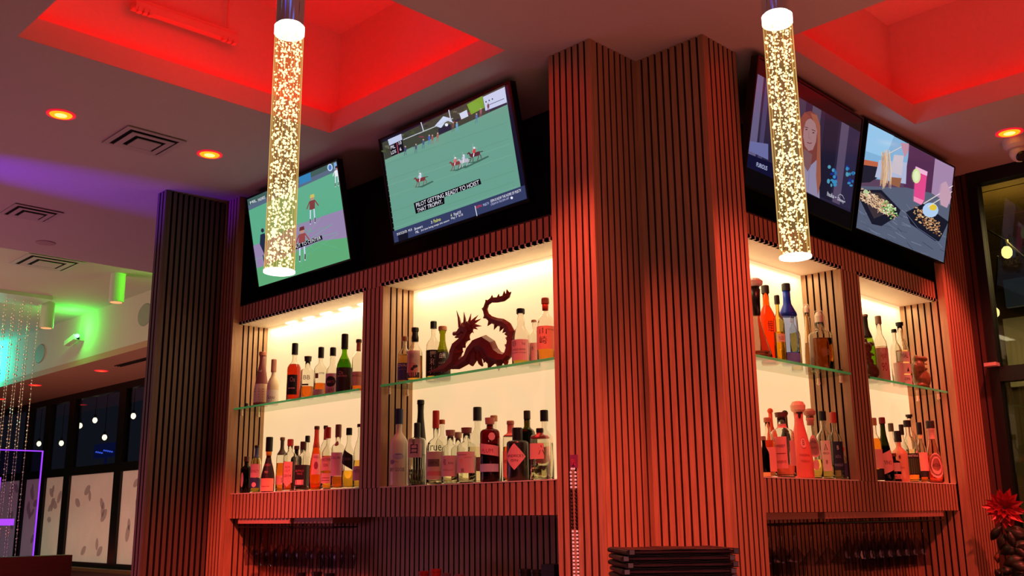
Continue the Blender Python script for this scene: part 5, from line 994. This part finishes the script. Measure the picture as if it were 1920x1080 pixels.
wall_light(10.157, 3.214, (.05, 1, .08), 'g', 'small wall light glowing green on the white bulkhead', 7); wall_light(12.9, 3.16, (.02, .9, .62), 'c', 'small wall light glowing turquoise behind the bead curtain', 48)
o = lamp('green_cove_light', 'AREA', (3.85, 7.65, 3.395), (.12, 1, .02), 5, .3, .05, aim=(3.30, 8.15, 3.47))
# slot vents in the soffit
bm = bmesh.new()
for k in range(3): box(bm, 4.25 + k * .03, 4.262 + k * .03, 9.1, 10.0, 2.932, 2.9395)
tag(link('slot_vent', bm, BLACKM), 'dark slot vent in the low soffit near the dark column', 'vent')
# track fitting inside the left cove, and one in the right cove
def track(p0, p1, label):
    t = thing('linear_fixture', p0, label, 'light fixture'); p0, p1 = V(p0), V(p1); d = (p1 - p0).normalized(); s = V((-d.y, d.x, 0)); mid = (p0 + p1) / 2; hl = (p1 - p0).length / 2
    bm = bmesh.new(); obox(bm, mid, d * hl, s * .028, V((0, 0, .010))); obox(bm, mid + V((0, 0, .018)), d * hl, s * .016, V((0, 0, .010))); obox(bm, mid - s * .024 - V((0, 0, .012)), d * hl, s * .004, V((0, 0, .010)))
    link('housing', bm, mat('fixture_enamel', (214, 160, 150), .45), t)
    for k in (-.82, .82):
        q = mid + d * hl * k; bm = bmesh.new(); tube(bm, [q + V((0, 0, .02)), V((q.x, q.y, 3.579))], .005, 8)
        for j in (-1, 0, 1): obox(bm, q + d * j * .022 - V((0, 0, .022)) - s * .02, d * .007, s * .012, V((0, 0, .010)))
        link('bracket', bm, mat('fixture_enamel'), t)
a, b = hit(250, 10, 2, 3.33), hit(442, 75, 2, 3.33)
track(a, b, 'long red lit linear fixture hanging inside the left ceiling cove')
a = hit(1906, 52, 2, 3.38); track(a, (a.x + .05, a.y - .30, 3.38), 'short red lit fixture at the edge of the right ceiling cove')
# dome camera
cx_, cy_ = 4.60, 1.30; pc = hit(1908, 262, 2, HC)
t = thing('security_camera', (pc.x, pc.y, HC), 'white turret security camera on the ceiling below the right downlight', 'camera'); c0 = V((pc.x, pc.y, 0)); we = mat('camera_enamel', (226, 200, 196), .4)
bm = bmesh.new(); lathe(bm, [(.050, HC - .045), (.062, HC - .030), (.066, HC - .0005)], 28, c0); link('mounting_base', bm, we, t, smooth=False)
bm = bmesh.new(); ball(bm, c0 + V((0, 0, HC - .062)), .042, 3); link('camera_ball', bm, we, t, smooth=True)
bm = bmesh.new(); d = V((-.45, -.35, -.55)).normalized(); q = c0 + V((0, 0, HC - .062)); tube(bm, [q + d * .036, q + d * .045], [.026, .022], 20); link('lens', bm, BLACK, t)

# ================================================================== BEAD CURTAIN, SIGN, DIVIDER
t = thing('bead_curtain', (3.2, 9.8, 3.47), 'hanging curtain of glittering crystal strands behind the neon sign', 'curtain')
bm = bmesh.new(); box(bm, 2.85, 3.42, 9.55, 10.0, 3.435, 3.4695); link('ceiling_plate', bm, mat('white_enamel'), t)
bm = bmesh.new(); rr = random.Random(5)
for k in range(13):
    x = 2.90 + k * .0405; y = 9.62 + .34 * ((k * 7) % 13) / 13
    tube(bm, [(x, y, 3.435), (x, y, .85)], .0012, 4); z = 3.42
    while z > .85:
        ball(bm, (x, y, z), rr.choice((.006, .007, .010)), 1); z -= rr.choice((.03, .035, .05))
o = link('crystal_strands', bm, mat('crystal_beads', (250, 236, 220), .08, metal=.8), t); o['kind'] = 'stuff'
bm = bmesh.new(); box(bm, -1.5, 2.49, 6.24, 6.36, 0, 1.198); tag(link('wooden_divider', bm, mat('divider_wood', (150, 76, 54), .45, noise=.12, nscale=6, stretch=(1, 1, 12))), 'low reddish wooden divider wall carrying the neon sign', 'divider')
t = thing('neon_sign', (1.2, 6.30, 1.198), 'clear acrylic panel edged in purple light with purple neon strokes, on the divider', 'sign')
xs_ = 2.352 * 6.3 / 6.5
xa = hit(79, 847, 1, 6.3); xb = hit(62, 1040, 1, 6.3); PUR = glow('purple_neon', (150, 60, 255), 1.6)
bm = bmesh.new(); box(bm, .4, xa.x, 6.297, 6.303, 1.199, xa.z); link('acrylic_panel', bm, clear('acrylic', (216, 206, 240), 1.3), t)
bm = bmesh.new(); box(bm, .4, xa.x, 6.2955, 6.3045, xa.z, xa.z + .006); box(bm, xa.x, xa.x + .006, 6.2955, 6.3045, 1.199, xa.z + .006); link('lit_edge', bm, PUR, t)
q0, q1 = hit(0, 973, 1, 6.29), hit(25, 985, 1, 6.29); bm = bmesh.new(); box(bm, q0.x - .25, q1.x, 6.284, 6.296, q1.z, q0.z); q0, q1 = hit(0, 895, 1, 6.29), hit(2, 990, 1, 6.29); box(bm, q0.x - .02, q0.x + .005, 6.284, 6.296, q1.z, q0.z); link('neon_stroke', bm, PUR, t)

# ================================================================== RIGHT WINDOW, PATIO, PLANT
bm = bmesh.new(); box(bm, XW - .02, XW + .05, 1.655, 1.70, 0, HC - .001)
for z0, z1 in ((0, .1), (1.985, 2.055), (2.955, HC - .001)): box(bm, XW - .02, XW + .05, -1.2, 1.654, z0, z1)
rw = struct('window_20', bm, FR)
bm = bmesh.new(); box(bm, XW + .01, XW + .016, -1.2, 1.654, .1, 1.985); box(bm, XW + .01, XW + .016, -1.2, 1.654, 2.055, 2.955); link('pane', bm, clear('patio_pane', (200, 196, 170), 1.5, .03), rw)
bm = bmesh.new(); box(bm, XW - .02, XW + .05, -4, -1.201, 0, HC - .001); struct('wall_right', bm, mat('left_wall_paint'))
bm = bmesh.new(); box(bm, XW, XW + .05, 1.67, 4.70, 0, HC); struct('wall_right', bm, DARKP)
bm = bmesh.new()
for k in range(16): box(bm, 4.97 + k * .30, 4.97 + k * .30 + .285, -3, 5, 3.30, 3.33)
box(bm, 4.96, 9.9, -3, 5, 3.335, 3.35, 1); struct('ceiling', bm, [mat('patio_planks', (120, 100, 62), .6, noise=.1, nscale=5), FELT])
bm = bmesh.new(); box(bm, 9.2, 9.3, -3, 5, 0, 3.3); box(bm, 4.96, 9.2, 4.4, 4.5, 0, 3.3); struct('wall_patio', bm, mat('patio_wall', (112, 100, 74), .8, noise=.1, nscale=3))
bm = bmesh.new(); box(bm, 4.96, 9.3, -3, 5, -.1, 0); struct('floor', bm, mat('patio_floor', (90, 80, 70), .8))
def bulb(p, label, s=.03, group=None):
    t = thing('string_light_bulb', p, label, 'light bulb', group); bm = bmesh.new(); ball(bm, p, s, 2, (1, 1, 1.25)); link('glass_bulb', bm, glow('bulb_warm', (255, 240, 190), 4), t, smooth=True)
    bm = bmesh.new(); tube(bm, [V(p) + V((0, 0, s * 1.1)), V(p) + V((0, 0, s * 2.4))], s * .5, 10); link('socket', bm, BLACK, t)
pb = [hit(1888, 473, 0, 6.2), hit(1866, 586, 0, 6.4)]
bulb(pb[0], 'upper warm string light bulb outside the right window', .032); bulb(pb[1], 'lower warm string light bulb outside the right window', .026)
lamp('patio_light', 'POINT', pb[0] + V((0, -.05, .1)), (1, .75, .3), 9, .05); lamp('patio_light', 'AREA', (7.4, 1.6, 3.2), (1, .8, .5), 60, 2, 2, aim=(7.6, 1.8, 0))  # the area lamp is unseen fill added to lift the dark patio
bm = bmesh.new(); tube(bm, [hit(1850, 430, 0, 6.2), pb[0] + V((0, 0, .075)), hit(1915, 478, 0, 6.2), hit(1940, 500, 0, 6.2)], .006, 6); tube(bm, [hit(1871, 480, 0, 6.3), hit(1868, 530, 0, 6.35), pb[1] + V((0, 0, .06))], .005, 6)
tag(link('string_light_cable', bm, BLACK), 'thin cable of the string lights outside the right window', 'cable')
ps = hit(1912, 520, 0, 8.8); bm = bmesh.new(); box(bm, 8.75, 8.8, ps.y - .5, ps.y + .12, ps.z - .25, ps.z + .32); o = tag(link('patio_screen', bm, mat('patio_screen_face', (20, 24, 34), .2, emit=(70, 84, 110), es=.35)), 'dim bluish screen on the patio seen through the right window', 'screen')
ps = hit(1905, 650, 0, 9.18); bm = bmesh.new(); box(bm, 9.14, 9.19, ps.y - .5, ps.y + .07, ps.z - .35, ps.z + .25); tag(link('pale_poster', bm, mat('pale_poster_face', (206, 196, 160), .6, emit=(190, 180, 140), es=.15)), 'pale rectangular board on the patio wall beyond the right window', 'poster')
# ledge lamp on the window bar with its cable
p = hit(1858, 690, 0, 4.86); bm = bmesh.new(); box(bm, 4.83, 4.879, p.y - .035, p.y + .02, 2.056, 2.072); tag(link('window_sensor', bm, mat('sensor_pale', (200, 170, 165), .5)), 'small pale sensor box sitting on the right window bar', 'sensor')
bm = bmesh.new(); box(bm, 5.4, 5.6, 4.8, 17, 3.31, 3.37); struct('trim_3', bm, DARKP)
bm = bmesh.new(); box(bm, 4.96, 8.5, 4.5, 17, -.1, 0); struct('floor', bm, mat('street_asphalt', (40, 40, 44), .8))
# string light reflections in the dining room windows, built as added bulbs behind the glass
for i, (px, py, lb) in enumerate(((150, 798, 'warm stand-in bulb for the reflection low in the wide dining room window'), (178, 788, 'warm stand-in bulb for the highest reflection near the wide dining room window'), (73, 832, 'warm stand-in bulb for the reflection in the leftmost visible dining room window'), (115, 831, 'warm stand-in bulb for the reflection in the narrow dining room window'), (196, 820, 'warm stand-in bulb for the reflection above the blue sign'), (250, 780, 'warm stand-in bulb for the reflection beside the dark column'))):
    q = hit(px, py, 0, 5.5); bulb(q, lb, .032); bm = bmesh.new(); tube(bm, [q + V((0, 0, .07)), V((q.x, q.y, 3.31))], .004, 6); tag(link('hanging_cord', bm, BLACK), 'thin cord holding the ' + lb, 'cord')
p = hit(192, 845, 0, 7.2); t = thing('street_sign', p, 'blue glowing sign across the street behind the dining room windows', 'sign')
bm = bmesh.new(); box(bm, 7.2, 7.25, p.y - .55, p.y + .35, p.z - .12, p.z + .12); box(bm, 7.21, 7.24, p.y - .12, p.y - .08, 0, p.z - .12); link('panel', bm, mat('blue_sign_face', (10, 14, 40), .3, emit=(14, 26, 90), es=.5), t)
bm = bmesh.new()
for k in range(9): obox(bm, V((7.195, p.y - .4 + k * .08, p.z - .04 + .01 * k % .05)), V((.002, 0, 0)), V((0, .025, 0)), V((0, 0, .012)))
link('light_bars', bm, glow('blue_bars', (70, 110, 255), 1.6), t)
# dahlia and foliage
PC = hit(1883, 952, 0, 4.52); t = thing('artificial_plant', (PC.x, PC.y, .8), 'leafy potted plant with orange lit leaves by the right window', 'plant')
bm = bmesh.new(); lathe(bm, [(.09, 0), (.12, .28), (.13, .30), (.12, .31), (.02, .30)], 24, V((PC.x + .02, PC.y - .03, .0))); link('pot', bm, mat('dark_pot', (40, 30, 28), .5), t)
bm = bmesh.new(); top = V((PC.x, PC.y, PC.z - .05))
tube(bm, [(PC.x + .02, PC.y - .03, .30), (PC.x + .01, PC.y - .02, .8), top], .004, 6)
for s in ((.05, -.06), (-.04, .02), (.08, -.02), (.02, -.10)): tube(bm, [(PC.x + .02, PC.y - .03, .5), (PC.x + s[0], PC.y + s[1], .95), (PC.x + s[0] * 1.2, PC.y + s[1] * 1.2, 1.22)], .003, 6)
link('stem', bm, mat('plant_stem', (60, 50, 30), .6), t)
for px, py, s, an in ((1868, 1000, 15, .9), (1880, 1016, 15, 1.2), (1893, 1030, 17, .5), (1907, 998, 20, -.3), (1915, 1024, 18, .2), (1901, 1052, 18, .4), (1885, 1072, 16, .2), (1916, 1062, 16, -.2), (1872, 1045, 10, 1.4), (1898, 1012, 14, 1.8), (1910, 1078, 16, .7), (1875, 1078, 12, 2.2), (1918, 1040, 16, 2.4), (1890, 1090, 18, .1)):
    bm = bmesh.new(); p = hit(px, py, 0, 4.52 + RD.uniform(-.05, .05)); sz = s / FPX * 4.6; dx, dzv = math.cos(an), math.sin(an)
    yv = V((.25, -1, 0)).normalized(); d = yv * dx + V((0, 0, 1)) * dzv; s_ = yv * -dzv * .7 + V((0, 0, 1)) * dx * .7 + V((.2, 0, 0)); row = []
    for k in range(7):
        u = k / 6; wd_ = math.sin(PI * u) ** .8 * .75; q = p + d * sz * (u * 2 - 1) + V((-.012 * math.sin(PI * u), 0, 0)); row.append((bm.verts.new(q - s_ * sz * wd_ + V((0, 0, 0))), bm.verts.new(q + V((-.004, 0, 0))), bm.verts.new(q + s_ * sz * wd_)))
    for k in range(6):
        for j in (0, 1): bm.faces.new((row[k][j], row[k][j + 1], row[k + 1][j + 1], row[k + 1][j]))
    bmesh.ops.remove_doubles(bm, verts=bm.verts, dist=1e-5); lo = link('leaf', bm, mat('waxy_leaf', (190, 120, 60) if s % 2 else (70, 66, 36), .35) if False else mat('waxy_leaf_%d' % (py % 2), (150, 82, 46) if py % 2 and sz > 0 else (44, 42, 28), .4), t, smooth=True)  # orange leaves hold the light in their colour, the dark ones the shade
    sd = lo.modifiers.new('s', 'SOLIDIFY'); sd.thickness = .0012
t = thing('dahlia_flower', PC, 'large red metallic dahlia above the plant at the right window', 'flower')
bm = bmesh.new(); axis = (EYE - PC).normalized(); e1 = axis.cross(V((0, 0, 1))).normalized(); e2 = e1.cross(axis)
for ring, (n, ln, lift, tilt_) in enumerate(((13, .086, .0, .12), (12, .076, .006, .42), (9, .058, .011, .8), (6, .036, .015, 1.15))):
    for k in range(n):
        a = 2 * PI * k / n + ring * .3 + RD.uniform(-.1, .1); d = (e1 * math.cos(a) + e2 * math.sin(a)); sd_ = axis.cross(d).normalized(); dd = d * math.cos(tilt_) + axis * math.sin(tilt_); l = ln * RD.uniform(.85, 1.1); o0 = PC + axis * lift
        w_ = l * .22; A0 = bm.verts.new(o0 + d * .004); m1 = bm.verts.new(o0 + dd * l * .5 + sd_ * w_ + axis * .006); m2 = bm.verts.new(o0 + dd * l * .5 - sd_ * w_ + axis * .006); mm = bm.verts.new(o0 + dd * l * .55 - axis * .002); tpv = bm.verts.new(o0 + dd * l + axis * .004)
        bm.faces.new((A0, m1, mm)); bm.faces.new((A0, mm, m2)); bm.faces.new((m1, tpv, mm)); bm.faces.new((mm, tpv, m2))
link('petals', bm, mat('red_foil_petal', (176, 38, 48), .35, metal=.2), t)
bm = bmesh.new(); tube(bm, [PC - axis * .004, PC - axis * .01 - V((0, 0, .05))], .003, 6); ball(bm, PC - axis * .006, .012, 1); link('calyx', bm, mat('plant_stem'), t)
